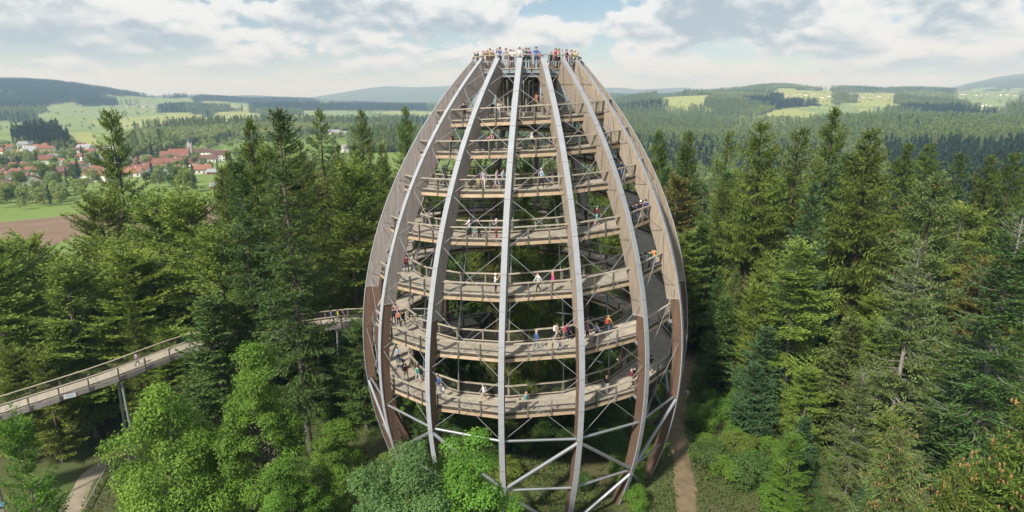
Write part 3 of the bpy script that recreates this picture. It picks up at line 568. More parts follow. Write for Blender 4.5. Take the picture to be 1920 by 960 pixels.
def broad(name, H=20., zc=0.58, Rx=5.0, Rz=0.42, lobes=60, per=330, ls=0.24, m='beech', bark='bark_beech', flat=0.6, lr=0.27, asp=0.62, upb=0.6, seed=1, inner=0.5, taper=0.0):
    global rng
    rng = np.random.default_rng(seed)
    C = np.array([0, 0, zc * H]); E3 = np.array([Rx, Rx, Rz * H])
    d = rnd(lobes * 3); d /= np.linalg.norm(d, axis=1, keepdims=True); d = d[(d[:, 2] > -0.72)][:lobes]; n = len(d)
    fr = rng.uniform(inner, 1.0, n) ** 0.7; ph = rng.uniform(0, 6, 4); ang = np.arctan2(d[:, 1], d[:, 0])
    fr *= 0.86 + 0.16 * np.sin(2 * ang + ph[0]) + 0.10 * np.sin(3 * ang + ph[1] + 4 * d[:, 2])
    c = C + d * E3 * fr[:, None]; c[:, :2] *= (1 - taper * np.clip(d[:, 2:3], -0.3, 1) * 1.1); rl = Rx * lr * rng.uniform(0.6, 1.35, n)
    np_ = np.maximum(20, per * (rl / (Rx * lr)) ** 2).astype(int); i = np.repeat(np.arange(n), np_); N_ = len(i)
    q = rnd(N_); q /= np.linalg.norm(q, axis=1, keepdims=True); o = d[i] * 0.55 + np.array([0, 0, 0.45]); q = q + o * rng.uniform(0.2, 1.1, (N_, 1)); q /= np.linalg.norm(q, axis=1, keepdims=True)
    bump = 1 + 0.22 * np.sin(7 * q[:, 0] + i) * np.sin(6 * q[:, 1] + 2 * i) + 0.14 * np.sin(13 * q[:, 2] + 3 * i)
    pos = c[i] + q * (rl[i] * bump * rng.uniform(0.62, 1.06, N_))[:, None] * np.array([1, 1, flat])
    nr_ = q * 0.7 + np.array([0, 0, upb]) + rnd(N_, 0.42); a = np.cross(nr_, rnd(N_)) + np.array([0, 0, -0.22]) + q * 0.3
    lt = rng.uniform(0.3, 0.7, n)
    v, tt = leaves(pos, a, nr_, ls * rng.uniform(0.7, 1.35, N_), ls * asp * rng.uniform(0.75, 1.25, N_), lt[i] + rng.normal(0, 0.17, N_))
    tb = MB(); zt = zc * H + 0.25 * Rz * H; zz = np.linspace(-0.8, zt, 8); r0 = 0.011 * H + 0.06
    tb.tube(np.stack([0.25 * np.sin(zz * 0.35 + ph[2]) - 0.25 * math.sin(ph[2]), 0.2 * np.sin(zz * 0.3 + ph[3]) - 0.2 * math.sin(ph[3]), zz], -1), r0 * (1 - 0.75 * np.clip(zz / zt, 0, 1)), 8, cap=False)
    for k in range(0, n):
        z_ = max(0.22 * H, min(zt * 0.95, c[k][2] - rng.uniform(0.4, 0.9) * np.hypot(c[k][0], c[k][1]))); p0 = np.array([0, 0, z_]); mid = p0 * 0.5 + c[k] * 0.5 + np.array([0, 0, 0.3 * rng.random()])
        tb.tube([p0, mid, c[k]], [r0 * 0.32, r0 * 0.2, 0.015], 4, cap=False)
    return {'H': float(v[:, 2].max()), 'crown': leaf_mesh(name + '_crown', v, tt, M[m]), 'trunk': tb.mesh(name + '_trunk', M[bark], True), 'R': Rx}
PT = {
 'spruce_a': conifer('spruce_a', 35, 6.4, 0.14, hang=0.8, whorl=0.66, seed=3, gaps=0.10, tw=1.15, up_tip=0.22, pw=0.62, step=0.25, lq=0.38, wq=0.105),
 'spruce_b': conifer('spruce_b', 34, 4.9, 0.10, hang=0.6, whorl=0.56, seed=4, pw=0.66, step=0.25, lq=0.38, wq=0.105),
 'spruce_c': conifer('spruce_c', 33, 5.6, 0.12, hang=0.7, whorl=0.85, nbr=5.2, gaps=0.2, seed=5, broken=0.25, up_tip=0.25, pw=0.62, step=0.25, lq=0.38, wq=0.105),
 'spruce_d': conifer('spruce_d', 34, 5.4, 0.08, hang=0.95, whorl=0.62, nbr=6, gaps=0.14, seed=31, up_tip=0.32, pw=0.75, step=0.25, lq=0.38, wq=0.105, m='olivefir'),
 'fir_a': conifer('fir_a', 34, 5.4, 0.16, m='fir', hang=0.12, whorl=0.62, wq=0.14, lq=0.34, seed=6, pw=0.52, up_tip=0.08, bark='bark_beech', tw=1.15, gaps=0.12, step=0.26),
 'fir_b': conifer('fir_b', 25, 4.6, 0.06, m='bluefir', hang=0.10, whorl=0.52, wq=0.13, lq=0.33, seed=7, pw=0.62, up_tip=0.15, step=0.26),
 'fir_dead': conifer('fir_dead', 25, 4.8, 0.10, m='olivefir', hang=0.18, whorl=0.55, wq=0.12, lq=0.30, seed=8, pw=0.55, bare=0.24, bark='bark_pale', gaps=0.16, broken=0.12, step=0.22),
 'fir_old': conifer('fir_old', 28, 5.2, 0.08, m='fir', hang=0.15, whorl=0.52, wq=0.13, lq=0.31, seed=9, pw=0.55, bare=0.10, bark='bark_pale', gaps=0.12, step=0.23),
 'spruce_cone': conifer('spruce_cone', 27, 5.0, 0.08, m='olivefir', hang=0.6, whorl=0.58, lq=0.33, wq=0.10, seed=10, cones=45, gaps=0.12, pw=0.6, step=0.25),
 'spruce_near': conifer('spruce_near', 21, 4.2, 0.10, m='spruce', hang=0.55, whorl=0.46, lq=0.20, wq=0.055, step=0.13, seed=12, cones=110, gaps=0.08, pw=0.62),
 'spruce_snag': conifer('spruce_snag', 33, 4.6, 0.10, hang=0.8, whorl=0.62, nbr=6, seed=14, gaps=0.15, broken=0.28, pw=0.36),
 'fir_young': conifer('fir_young', 12, 2.9, 0.03, m='bluefir', hang=0.12, whorl=0.30, lq=0.26, wq=0.11, seed=15, pw=0.65, step=0.2),
 'beech_a': conifer('beech_a', 22, 6.0, 0.14, m='beech', hang=-0.05, whorl=0.52, lq=0.26, wq=0.15, seed=21, pw=0.30, up_tip=0.06, rise=0.32, tw=1.25, gaps=0.12, nbr=6, bark='bark_beech', step=0.24),
 'beech_b': conifer('beech_b', 20, 4.9, 0.12, m='beech', hang=0.10, whorl=0.48, lq=0.25, wq=0.14, seed=22, pw=0.34, up_tip=0.0, rise=0.42, tw=1.25, gaps=0.14, nbr=6, bark='bark_beech', step=0.24, broken=0.12),
 'beech_c': conifer('beech_c', 21, 5.4, 0.10, m='beech', hang=0.02, whorl=0.60, lq=0.26, wq=0.15, seed=32, pw=0.32, up_tip=0.0, rise=0.12, tw=1.4, gaps=0.18, nbr=6, bark='bark_beech', step=0.24),
 'beech_y': conifer('beech_y', 22, 4.8, 0.14, m='ybeech', hang=0.05, whorl=0.58, lq=0.26, wq=0.15, seed=23, pw=0.32, up_tip=0.05, rise=0.2, tw=1.3, gaps=0.15, nbr=5.5, bark='bark_beech', step=0.26),
 'maple_a': broad('maple_a', 17, 0.56, 4.3, 0.42, 90, 520, 0.175, 'maple', flat=0.72, lr=0.26, seed=24, asp=0.75, taper=0.2),
 'maple_b': broad('maple_b', 18, 0.55, 3.9, 0.46, 90, 480, 0.17, 'maple', flat=0.6, lr=0.25, seed=25, asp=0.7, taper=0.4),
 'ash_a': broad('ash_a', 16, 0.60, 3.0, 0.40, 100, 620, 0.125, 'ash', flat=0.75, lr=0.25, seed=26, asp=0.6, taper=0.2),
 'ash_b': broad('ash_b', 17, 0.60, 2.7, 0.41, 95, 620, 0.125, 'maple', flat=0.75, lr=0.26, seed=27, asp=0.65, taper=0.25),
 'shrub': broad('shrub', 3.2, 0.55, 1.7, 0.45, 34, 170, 0.15, 'maple', flat=0.7, lr=0.34, seed=28, asp=0.65),
 'round_tree': broad('round_tree', 14, 0.58, 5.2, 0.43, 46, 200, 0.42, 'beech', flat=0.75, lr=0.31, seed=29),
}
rng = np.random.default_rng(77)
print('proto tris', sum(len(v['crown'].polygons) * 2 for v in PT.values()))
KINDN = {'spruce': 'spruce_tree', 'fir': 'fir_tree', 'beech': 'beech_tree', 'maple': 'maple_tree', 'ash': 'broadleaf_tree', 'shrub': 'shrub', 'round': 'broadleaf_tree'}
TREES = []
def plant(kind, x, y, h, wf=1.0, label=None, group=None, rz=None, m=None):
    p = PT[kind]; z = float(terrain(x, y)); e = empty(KINDN[kind.split('_')[0]], (x, y, z), rng.uniform(0, 6.28) if rz is None else rz)
    s = h / p['H']; e.scale = (s * wf, s * wf, s); o = obj('trunk', p['trunk'], e); o = obj('crown', p['crown'], e)
    if m: o.material_slots[0].link = 'OBJECT'; o.material_slots[0].material = M[m]
    if 'cones' in p: tag(obj('cones', p['cones'], e), kind='stuff')
    tag(e, label, 'shrub' if kind == 'shrub' else 'tree', group); TREES.append((x, y, p['R'] * s * wf, h)); return e
def hero(kind, px, py, d, label, wf=1.0, m=None, group=None):
    """a tree whose top shows at (px, py), standing d metres in front of the camera"""
    q = ray(px, py); t = d / (q[1] * _cy - q[0] * _sy); x, y, zt = q[0] * t, CAMY + q[1] * t, CAMZ + q[2] * t
    return plant(kind, x, y, zt - float(terrain(x, y)), wf, label, group, m=m)
HEROES = [
 ('spruce_snag', 205, 210, 118, 'ragged lopsided spruce rising above the village at far left', 1.0, None),
 ('fir_a', 521, 203, 64, 'tallest fir left of the tower with a bare pale trunk above the bushes', 0.92, None),
 ('spruce_b', 468, 222, 76, 'slim spruce directly left of the tallest fir', 1.0, None),
 ('fir_a', 445, 300, 70, 'fir with flat branches at the left edge of the dark conifer group', 0.85, None),
 ('spruce_c', 597, 203, 112, 'pointed spruce with open top between the tallest fir and the tower', 1.1, None),
 ('spruce_a', 676, 205, 118, 'broad spruce in front of the distant houses, left of the tower', 1.0, None),
 ('spruce_b', 760, 200, 118, 'spruce half hidden behind the left edge of the tower', 1.0, None),
 ('spruce_b', 715, 268, 100, 'dark spruce touching the left outline of the tower', 1.0, None),
 ('spruce_a', 560, 262, 92, 'spruce behind the tallest fir on its right side', 1.0, None),
 ('beech_a', 655, 318, 84, 'broad yellow-green beech beside the left ribs of the tower', 1.0, None),
 ('beech_a', 185, 376, 92, 'wide olive beech below the ragged spruce', 1.05, None), ('beech_b', 290, 378, 84, 'olive beech left of the dark conifers', 1.3, None),
 ('beech_b', 352, 372, 80, 'light yellow-green beech next to the conifer group', 1.15, None), ('beech_a', 50, 456, 84, 'olive beech at the left edge below the ploughed field', 1.2, None),
 ('beech_b', 410, 440, 72, 'yellow-green beech hanging over the walkway', 1.2, None), ('beech_a', 235, 480, 78, 'spreading beech behind the walkway at left', 1.4, None),
 ('beech_b', 120, 500, 74, 'shaded beech behind the walkway near the left edge', 1.3, None), ('beech_a', -30, 470, 74, 'beech cut by the left edge of the picture', 1.5, None),
 ('spruce_b', 235, 520, 73, 'narrow young spruce with a leaning twig behind the walkway', 0.8, None),
 ('fir_young', 390, 560, 66, 'young fir beside the walkway where it enters the trees', 1.2, 'fir'),
 ('maple_a', 125, 638, 72, 'small bright green tree behind the left part of the walkway', 0.62, None),
 ('maple_a', 303, 713, 46, 'bright green rounded maple in the left foreground', 0.86, None),
 ('maple_b', 468, 652, 49, 'tall light green maple right of the rounded maple', 1.0, 'maple'),
 ('beech_b', 30, 795, 42, 'open green tree with slanting trunk at the lower left corner', 0.6, 'maple'),
 ('maple_b', 615, 792, 47, 'low light green tree left of the tower foot', 1.1, None),
 ('maple_b', 540, 850, 43, 'low bushy tree at the bottom left of the tower', 1.1, None),
 ('ash_a', 748, 836, 32.5, 'blue-green rounded tree in front of the tower foot', 1.0, None),
 ('ash_b', 872, 797, 33.5, 'fresh green rounded tree in front of the central tower ribs', 1.3, None),
 ('spruce_b', 1236, 244, 116, 'spruce just right of the tower outline', 1.0, None), ('spruce_b', 1292, 246, 112, 'second spruce right of the tower', 1.1, None),
 ('spruce_c', 1367, 244, 110, 'spruce with reddish thin top right of the tower', 1.0, None), ('spruce_a', 1430, 226, 88, 'spruce with long drooping boughs and a visible pale trunk', 1.15, None),
 ('spruce_c', 1503, 238, 86, 'open spruce with thin bare upper trunk', 1.2, None), ('spruce_b', 1567, 200, 112, 'tallest dark spruce on the right, standing above all neighbours', 1.0, None),
 ('spruce_a', 1637, 240, 82, 'very broad spruce with hanging twigs right of centre', 1.25, None), ('spruce_b', 1705, 268, 104, 'spruce between the broad spruce and the right edge', 1.1, None),
 ('spruce_a', 1745, 268, 112, 'brownish topped spruce toward the right edge', 1.0, None), ('fir_a', 1800, 285, 104, 'dark fir at the right skyline', 0.9, None),
 ('spruce_b', 1860, 290, 104, 'spruce near the right end of the skyline', 1.1, None), ('spruce_a', 1905, 285, 98, 'spruce cut by the right edge on the skyline', 1.0, None),
 ('beech_y', 1272, 338, 96, 'yellowing beech beside the right outline of the tower', 1.25, None), ('beech_y', 1288, 440, 84, 'olive beech under the yellowing beech beside the tower', 1.2, 'beech'),
 ('fir_b', 1528, 343, 71, 'blue-green fir with layered boughs in the right forest', 1.0, None), ('beech_c', 1500, 462, 66, 'light yellow-green beech below the blue-green fir', 1.15, None),
 ('beech_a', 1420, 540, 68, 'yellow-green beech left of the larger light beech', 0.8, None), ('spruce_cone', 1758, 322, 76, 'spruce hung with brown cones behind the dead-topped fir', 1.25, None),
 ('fir_dead', 1727, 455, 58, 'fir with a dead grey top and bare trunk', 1.2, None), ('fir_old', 1916, 398, 52, 'large old fir with grey trunk at the right edge', 1.25, None),
 ('fir_b', 1350, 505, 74, 'dark fir beside the path right of the tower', 0.9, 'fir'), ('fir_young', 1362, 560, 70, 'dark young fir next to the path', 1.25, 'fir'), ('fir_young', 1318, 420, 86, 'dark fir close to the right ribs of the tower', 0.9, 'fir'),
 ('fir_young', 1420, 685, 60, 'blue-green young fir above the path bend', 1.45, None), ('beech_b', 1487, 822, 46, 'small bright yellow-green tree at lower right', 1.0, 'maple'),
 ('fir_young', 1600, 600, 60, 'young fir left of the dead-topped fir', 1.2, 'olivefir'), ('fir_old', 1620, 690, 50, 'old fir in front of the dead-topped fir', 1.0, 'olivefir'),
 ('spruce_near', 1692, 806, 30, 'near spruce with brown cones and a slender tip at the bottom right', 1.0, 'olivefir'), ('spruce_near', 1797, 876, 25.5, 'near bright spruce tip with cones at the bottom edge', 0.9, None),
 ('spruce_near', 1945, 742, 25, 'nearest cone-laden spruce at the lower right corner', 1.15, None),
 ('spruce_a', 985, 268, 62, 'dark spruce enclosed by the spiral ramps of the tower', 0.62, None), ('spruce_c', 930, 306, 60, 'slim yellow-topped spruce inside the tower', 0.6, 'ybeech'), ('spruce_b', 1040, 320, 64, 'slim dark spruce inside the tower, right of the other two', 0.62, None),
]
for h_ in HEROES: hero(h_[0], h_[1], h_[2], h_[3], h_[4], h_[5] * (1.22 if h_[0][:6] == 'spruce' and h_[1] > 1200 and h_[3] > 60 else 1.0), h_[6])
def ylim(px, d):
    """how high in the view a filler tree may reach"""
    if px < 430: base = np.interp(px, [-300, 0, 150, 300, 430], [500, 490, 440, 390, 340])
    elif px < 700: base = 265
    elif px < 1270: base = 300
    else: base = np.interp(px, [1270, 1400, 1650, 1920, 2300], [272, 274, 290, 308, 308])
    near = np.interp(d, [45, 60, 75, 92, 105], [860, 640, 520, 380, 0]) if px > 1290 else np.interp(d, [55, 66, 80, 95, 110], [860, 640, 480, 380, 0])
    return max(base, near)
npl = 0; tries = 0; USEDT = set()
WPd = WP[::6, :2]
while npl < 235 and tries < 30000:
    tries += 1
    azr = rng.uniform(-0.80, 0.80); d = math.sqrt(rng.uniform(46 ** 2, 158 ** 2)); x, y = d * math.sin(azr), CAMY + d * math.cos(azr)
    if math.hypot(x, y) < 20.5: continue
    if abs(x) < 24 and y < 8: continue
    pp = proj(np.array([x, y, float(terrain(x, y))])); dep = d * math.cos(azr)
    if np.min(np.hypot(PATH_R[:, 0] - x, PATH_R[:, 1] - y)) < 4.5 or np.min(np.hypot(PATH_L[:, 0] - x, PATH_L[:, 1] - y)) < 4.5: continue
    if np.min(np.hypot(WPd[:, 0] - x, WPd[:, 1] - y)) < 4.0: continue
    if pp[0] < 720 and dep < 66: continue
    if pp[0] < 440 and d > 122: continue
    if 560 < pp[0] < 760 and dep < 78: continue
    if any((x - a) ** 2 + (y - b) ** 2 < (2.6 + 0.35 * r_) ** 2 if d < 100 else (x - a) ** 2 + (y - b) ** 2 < (3.0 + 0.4 * r_) ** 2 for a, b, r_, _ in TREES): continue
    yl = ylim(pp[0], dep) + rng.uniform(0, 60 if d > 100 else 90); q = ray(pp[0], yl); hmax = CAMZ + q[2] * d - float(terrain(x, y))
    h = min(hmax, rng.uniform(29, 37))
    if h < 4.5: continue
    if pp[0] < 440: kind = rng.choice(['beech_a', 'beech_b', 'beech_c', 'beech_b', 'fir_b'])
    elif h < 14: kind = rng.choice(['fir_young', 'fir_young', 'beech_b', 'fir_b'])
    else: kind = rng.choice(['spruce_a', 'spruce_b', 'spruce_c', 'fir_a', 'fir_b', 'spruce_d', 'beech_c', 'beech_y'], p=[.19, .20, .14, .12, .1, .15, .06, .04])
    side = 'left of the tower' if pp[0] < 690 else 'behind the tower' if pp[0] < 1275 else 'right of the tower'
    nm = KINDN[kind.split('_')[0]].split('_')[0]
    hx = min(range(len(HEROES)), key=lambda i: (TREES[i][0] - x) ** 2 + (TREES[i][1] - y) ** 2); dh = math.hypot(TREES[hx][0], TREES[hx][1] - CAMY) - d
    rel = 'behind' if dh < -5 else 'in front of' if dh > 5 else 'left of' if pp[0] < proj(np.array([*TREES[hx][:2], 0.0]))[0] else 'right of'
    lab = f'{"tall" if h > 28 else "mid-height" if h > 16 else "small"} {nm} {rel} the {HEROES[hx][4]}'; lab = ' '.join(lab.split()[:16])
    lab = f'one of the crowded {nm} trees filling the forest {side}' if lab in USEDT else lab; USEDT.add(lab)
    wf = {'s': 1.0}.get('x', 1.0) * (rng.uniform(1.1, 1.5) if h > 20 else rng.uniform(1.0, 1.5))
    plant(kind, x, y, h, wf if kind != 'beech_a' else min(wf, 1.3), lab, f'{nm} trees of the forest {side}').rotation_euler[:2] = rng.normal(0, 0.022, 2); npl += 1
print('fillers', npl, tries)
# young trees under and close behind the tower
ny = 0
for _ in range(3000):
    if ny >= 34: break
    r_, a_ = rng.uniform(2.5, 25), rng.uniform(-180, 180); x, y = r_ * math.sin(R(a_)), r_ * math.cos(R(a_))
    if r_ > 11 and (y < 5 or r_ < 17.6): continue
    if r_ < 11 and y < -4: continue
    if np.min(np.hypot(PATH_R[:, 0] - x, PATH_R[:, 1] - y)) < 3.5 or np.min(np.hypot(WPd[:, 0] - x, WPd[:, 1] - y)) < 3: continue
    if any((x - a) ** 2 + (y - b) ** 2 < 6.5 for a, b, _, _h in TREES): continue
    ins = r_ < 11; h = rng.uniform(4, 9.5) if ins else rng.uniform(6, 16); k = str(rng.choice(['fir_young', 'fir_young', 'beech_b'])); nm = KINDN[k.split('_')[0]].split('_')[0]
    plant(k, x, y, h, rng.uniform(1.0, 1.4), f'young {nm} growing {"on the ground inside the tower" if ins else "close behind the tower"}', f'young trees {"inside" if ins else "close behind"} the tower', m='fir'); ny += 1
# shrubs of the undergrowth
nsb = 0
for _ in range(12000):
    if nsb >= 190: break
    x, y = rng.uniform(-46, 44), rng.uniform(-32, 24)
    if (math.hypot(x, y) < 13.5 and rng.random() < 0.6) or np.min(np.hypot(PATH_R[:, 0] - x, PATH_R[:, 1] - y)) < 2.8 or np.min(np.hypot(PATH_L[:, 0] - x, PATH_L[:, 1] - y)) < 3.2: continue
    pp = proj(np.array([x, y, float(terrain(x, y))]))
    if not (-40 < pp[0] < 1640 and 690 < pp[1] < 990): continue
    if 950 < pp[0] < 1160 and pp[1] > 930: continue
    if -50 < pp[0] < 260 and pp[1] > 850: continue
    if any((x - a) ** 2 + (y - b) ** 2 < 1.2 for a, b, _, h in TREES): continue
    sd = 'left of the tower foot' if pp[0] < 720 else 'around the tower foot' if pp[0] < 1260 else 'beside the path right of the tower'
    plant('shrub', x, y, rng.uniform(1.3, 3.6), rng.uniform(0.8, 1.2), f'one of the low green shrubs {sd}', f'undergrowth shrubs {sd}', m=str(rng.choice(['maple', 'maple', 'beech', 'fir']))); nsb += 1
# ground cover: low leaves nobody could count
NG = 210000; gx = rng.uniform(-50, 44, NG); gy = rng.uniform(-34, 30, NG); gz = terrain(gx, gy); pp = proj(np.stack([gx, gy, gz], -1))
dr_ = np.min(np.hypot(gx[:, None] - PATH_R[None, :, 0], gy[:, None] - PATH_R[None, :, 1]), axis=1); 
def dist_poly(P):
    s = np.vstack([np.linspace(P[i, :2], P[i + 1, :2], 12) for i in range(len(P) - 1)]); r = np.full(NG, 1e9)
    for q in s: r = np.minimum(r, np.hypot(gx - q[0], gy - q[1]))
    return r
patchy = np.sin(gx * 0.5 + 1.7 * np.sin(gy * 0.31)) * np.sin(gy * 0.45 + 1.2 * np.sin(gx * 0.27)) + rng.normal(0, 0.35, NG)
kp = (dist_poly(PATH_R) > 0.75 + 0.4 * rng.random(NG)) & (dist_poly(PATH_L) > 0.8 + 0.5 * rng.random(NG)) & (patchy > -0.5) & (pp[:, 1] > 600) & (pp[:, 0] > -60) & (pp[:, 0] < 1700); gx, gy, gz = gx[kp], gy[kp], gz[kp]; n_ = len(gx)
v, tt = leaves(np.stack([gx, gy, gz + rng.uniform(0, 0.45, n_) * (1 + np.clip(patchy[kp], 0, 1))], -1), rnd(n_, 0.8) + [0, 0, 0.25], rnd(n_, 0.5) + [0, 0, 1], rng.uniform(0.14, 0.36, n_), rng.uniform(0.07, 0.17, n_), rng.uniform(0.0, 0.8, n_))
tag(obj('ground_cover', leaf_mesh('ground_cover', v, tt, M['herb'])), kind='stuff', label='low leafy ground cover under the tower and along the paths')
# ------------------------------------------------------------------ village
ROOF = {'red': mat('red_tiles', (0.235, 0.105, 0.075), 0.8, 0, 0.3, 0.6, objrand=0.15), 'orange': mat('orange_tiles', (0.30, 0.14, 0.09), 0.8, 0, 0.3, 0.6, objrand=0.15),
        'brown': mat('brown_tiles', (0.15, 0.085, 0.07), 0.8, 0, 0.3, 0.6, objrand=0.15), 'grey': mat('grey_sheet_roof', (0.30, 0.31, 0.33), 0.7, 0, 0.2, 0.6, objrand=0.15)}
WALL = {'white': mat('white_render', (0.70, 0.68, 0.64), 0.9, 0, 0.08, 0.5, objrand=0.06), 'cream': mat('cream_render', (0.62, 0.55, 0.42), 0.9, 0, 0.08, 0.5), 'wood': mat('wood_boarding', (0.26, 0.15, 0.085), 0.85, 0, 0.3, 1.5), 'stone': mat('church_stone', (0.42, 0.40, 0.37), 0.9, 0, 0.2, 0.8)}
GLASS = mat('dark_window', (0.05, 0.06, 0.075), 0.2); DOORM = mat('door_wood', (0.13, 0.08, 0.05), 0.6)
def gable_mesh(w, l, h, rh):                     # walls with gables at both ends of the ridge (along x)
    b = MB(); x, y = l / 2, w / 2
    b.add([(-x, -y, -2), (x, -y, -2), (x, y, -2), (-x, y, -2), (-x, -y, h), (x, -y, h), (x, y, h), (-x, y, h), (-x, 0, h + rh), (x, 0, h + rh)],
          [(0, 1, 5, 4), (2, 3, 7, 6), (1, 2, 6, 5), (3, 0, 4, 7)], [(5, 6, 9), (7, 4, 8)]); return b
def roof_mesh(w, l, h, rh, ov=0.7, th=0.28):
    b = MB(); x = l / 2 + ov * 0.7; y = w / 2 + ov; sl = rh / (w / 2); zl = h - ov * sl
    for s in (-1, 1):
        b.add([(-x, s * y, zl), (x, s * y, zl), (x, 0, h + rh), (-x, 0, h + rh), (-x, s * y, zl + th), (x, s * y, zl + th), (x, 0, h + rh + th), (-x, 0, h + rh + th)],
              [(0, 1, 2, 3), (4, 7, 6, 5), (0, 4, 5, 1), (1, 5, 6, 2), (0, 3, 7, 4)])
    return b
def house(px, py, l, w, h, rot, roof, wall, label, name='house', det=True):
    p = at(px, py); e = empty(name, p, R(rot)); tag(e, label, 'house'); rh = w * 0.30
    gable_mesh(w, l, h, rh).build('wall', WALL[wall], e); rf = roof_mesh(w, l, h, rh).build('roof', ROOF[roof], e)
    b = MB(); b.box(l * .18, l * .18 + .8, -.4 + w * .12, .4 + w * .12, h + rh * .5, h + rh + 1.0); b.build('chimney', WALL['white'], rf)
    if det:
        wm = MB(); wm.box(-0.6, 0.6, -0.04, 0.04, -0.75, 0.75); wm = wm.mesh('window', GLASS); nx = max(2, int(l / 3.4)); fl = [1.7] if h < 4.5 else [1.7, 4.4]
        for sgn in (-1, 1):
            for i in range(nx):
                for z in fl:
                    if sgn < 0 and z == 1.7 and i == nx // 2:
                        b = MB(); b.box(-.55, .55, -.05, .05, -1.7, .55); b.build('door', DOORM, e, loc=(-l / 2 + (i + .5) * l / nx, sgn * w / 2, z)); continue
                    obj('window', wm, e, (-l / 2 + (i + .5) * l / nx, sgn * w / 2, z))
            for yy in (-w / 5, w / 5):
                for z in fl:
                    o = obj('window', wm, e, (sgn * l / 2, yy, z)); o.rotation_euler = (0, 0, math.pi / 2)
    return e
HS = [  # px, py of the base, length, width, eaves height, turn, roof, wall, description
 (247, 331, 16, 10, 4.0, 15, 'orange', 'white', 'orange-roofed house partly behind the ragged spruce'), (263, 326, 17, 11, 4.2, 5, 'red', 'white', 'red-roofed house right of the ragged spruce'),
 (318, 313, 30, 12, 4.5, 8, 'red', 'cream', 'long red-roofed barn below the church'), (351, 312, 22, 11, 4.0, 10, 'red', 'white', 'red-roofed barn right below the church tower'),
 (317, 326, 18, 10, 3.6, 12, 'orange', 'white', 'orange-roofed house below the long barn'), (380, 325, 14, 10, 4.0, 20, 'orange', 'white', 'orange-roofed house beside the meadow'),
 (416, 301, 17, 11, 7.0, 12, 'brown', 'white', 'tall white house with brown roof beside the bright meadow'), (392, 304, 16, 10, 4.0, 12, 'brown', 'white', 'low annex with brown roof left of the tall white house'),
 (380, 293, 20, 10, 5.5, 8, 'brown', 'white', 'white house right of the church tower'), (404, 327, 11, 6, 2.4, 5, 'grey', 'wood', 'small open wooden shed on the meadow'),
 (419, 354, 14, 6, 2.2, 5, 'grey', 'wood', 'low field barn with grey roof on the lower meadow'), (57, 347, 16, 14, 4.0, -50, 'red', 'white', 'large red-roofed farmhouse at the left'),
 (6, 341, 12, 10, 4.2, -10, 'orange', 'white', 'orange-roofed house at the left edge'), (15, 350, 9, 7, 2.6, 20, 'brown', 'wood', 'brown shed below the orange-roofed house'),
 (16, 328, 14, 10, 4, 60, 'brown', 'white', 'brown gabled house behind the left farmhouse'), (126, 329, 14, 10, 4, 10, 'brown', 'wood', 'brown timber house among village trees'),
 (141, 325, 14, 10, 5, 5, 'brown', 'white', 'white house with dark roof among village trees'), (77, 325, 10, 8, 4, 10, 'orange', 'white', 'small orange roof between village trees'),
 (85, 304, 17, 11, 4, 10, 'brown', 'white', 'dark-roofed house on the meadow behind'), (102, 303, 10, 9, 5, 70, 'grey', 'white', 'pale gabled house beside the dark-roofed house'),
 (193, 327, 15, 10, 4.5, 10, 'red', 'white', 'red-roofed house left of the ragged spruce'), (5, 307, 13, 9, 4, 30, 'grey', 'white', 'grey-roofed house at the left edge, further back'),
 (52, 280, 18, 12, 7, 15, 'grey', 'white', 'large pale house in the rear row of the village'), (28, 296, 16, 10, 4, 5, 'orange', 'white', 'low orange roof at the left rear of the village'), (42, 292, 16, 10, 4, -10, 'orange', 'white', 'second low orange roof in the rear of the village'),
 (75, 282, 15, 10, 5, 20, 'orange', 'white', 'orange-roofed house behind the meadow'), (92, 282, 18, 11, 6, -20, 'orange', 'white', 'broad orange-roofed house in the rear row'), (57, 292, 18, 10, 5, 0, 'grey', 'cream', 'cream house in the rear village row'),
 (85, 294, 22, 10, 4, 0, 'orange', 'cream', 'long cream house with orange roof in the rear row'), (120, 281, 18, 11, 5, 10, 'orange', 'white', 'orange-roofed house right of the dark wood'), (130, 281, 12, 9, 5, 60, 'red', 'white', 'red gabled house right of the dark wood'),
 (148, 287, 12, 9, 4, 0, 'brown', 'white', 'small dark house under the field edge'), (168, 290, 12, 9, 4, 20, 'orange', 'white', 'small orange house left of the ragged spruce top'),
 (365, 264, 14, 10, 4, 10, 'orange', 'white', 'leftmost house of the row above the church'), (392, 262, 24, 11, 5, 5, 'orange', 'white', 'long orange-roofed house above the church'), (408, 261, 18, 11, 5, 15, 'orange', 'white', 'orange-roofed house right of the long one'),
 (432, 256, 16, 10, 5, 0, 'red', 'white', 'red-roofed house on the slope beside the fir'), (450, 254, 15, 10, 5, 10, 'orange', 'white', 'orange-roofed house seen through the conifer tops'), (300, 237, 16, 10, 5, 10, 'orange', 'white', 'lone white house at the edge of the far wood'),
 (624, 246, 22, 12, 5, 5, 'orange', 'white', 'orange-roofed farm between two spruces'), (640, 242, 18, 11, 5, 20, 'orange', 'white', 'orange house right of the pointed spruce'), (655, 248, 16, 10, 5, -10, 'brown', 'white', 'brown-roofed house left of the broad spruce'),
 (628, 252, 20, 10, 5, 0, 'grey', 'cream', 'pale grey building between the spruces'), (648, 255, 15, 10, 5, 20, 'grey', 'white', 'grey-roofed house beneath the farm'), (722, 238, 18, 12, 6, 30, 'grey', 'white', 'grey house on the hay field left of the tower'), (712, 243, 12, 9, 4, 0, 'brown', 'white', 'dark-roofed house beside the grey house'),
 (742, 247, 16, 10, 5, 10, 'grey', 'white', 'pale house close to the left outline of the tower'), (650, 285, 10, 9, 6, 30, 'grey', 'white', 'white gabled house behind the broad spruce'),
]
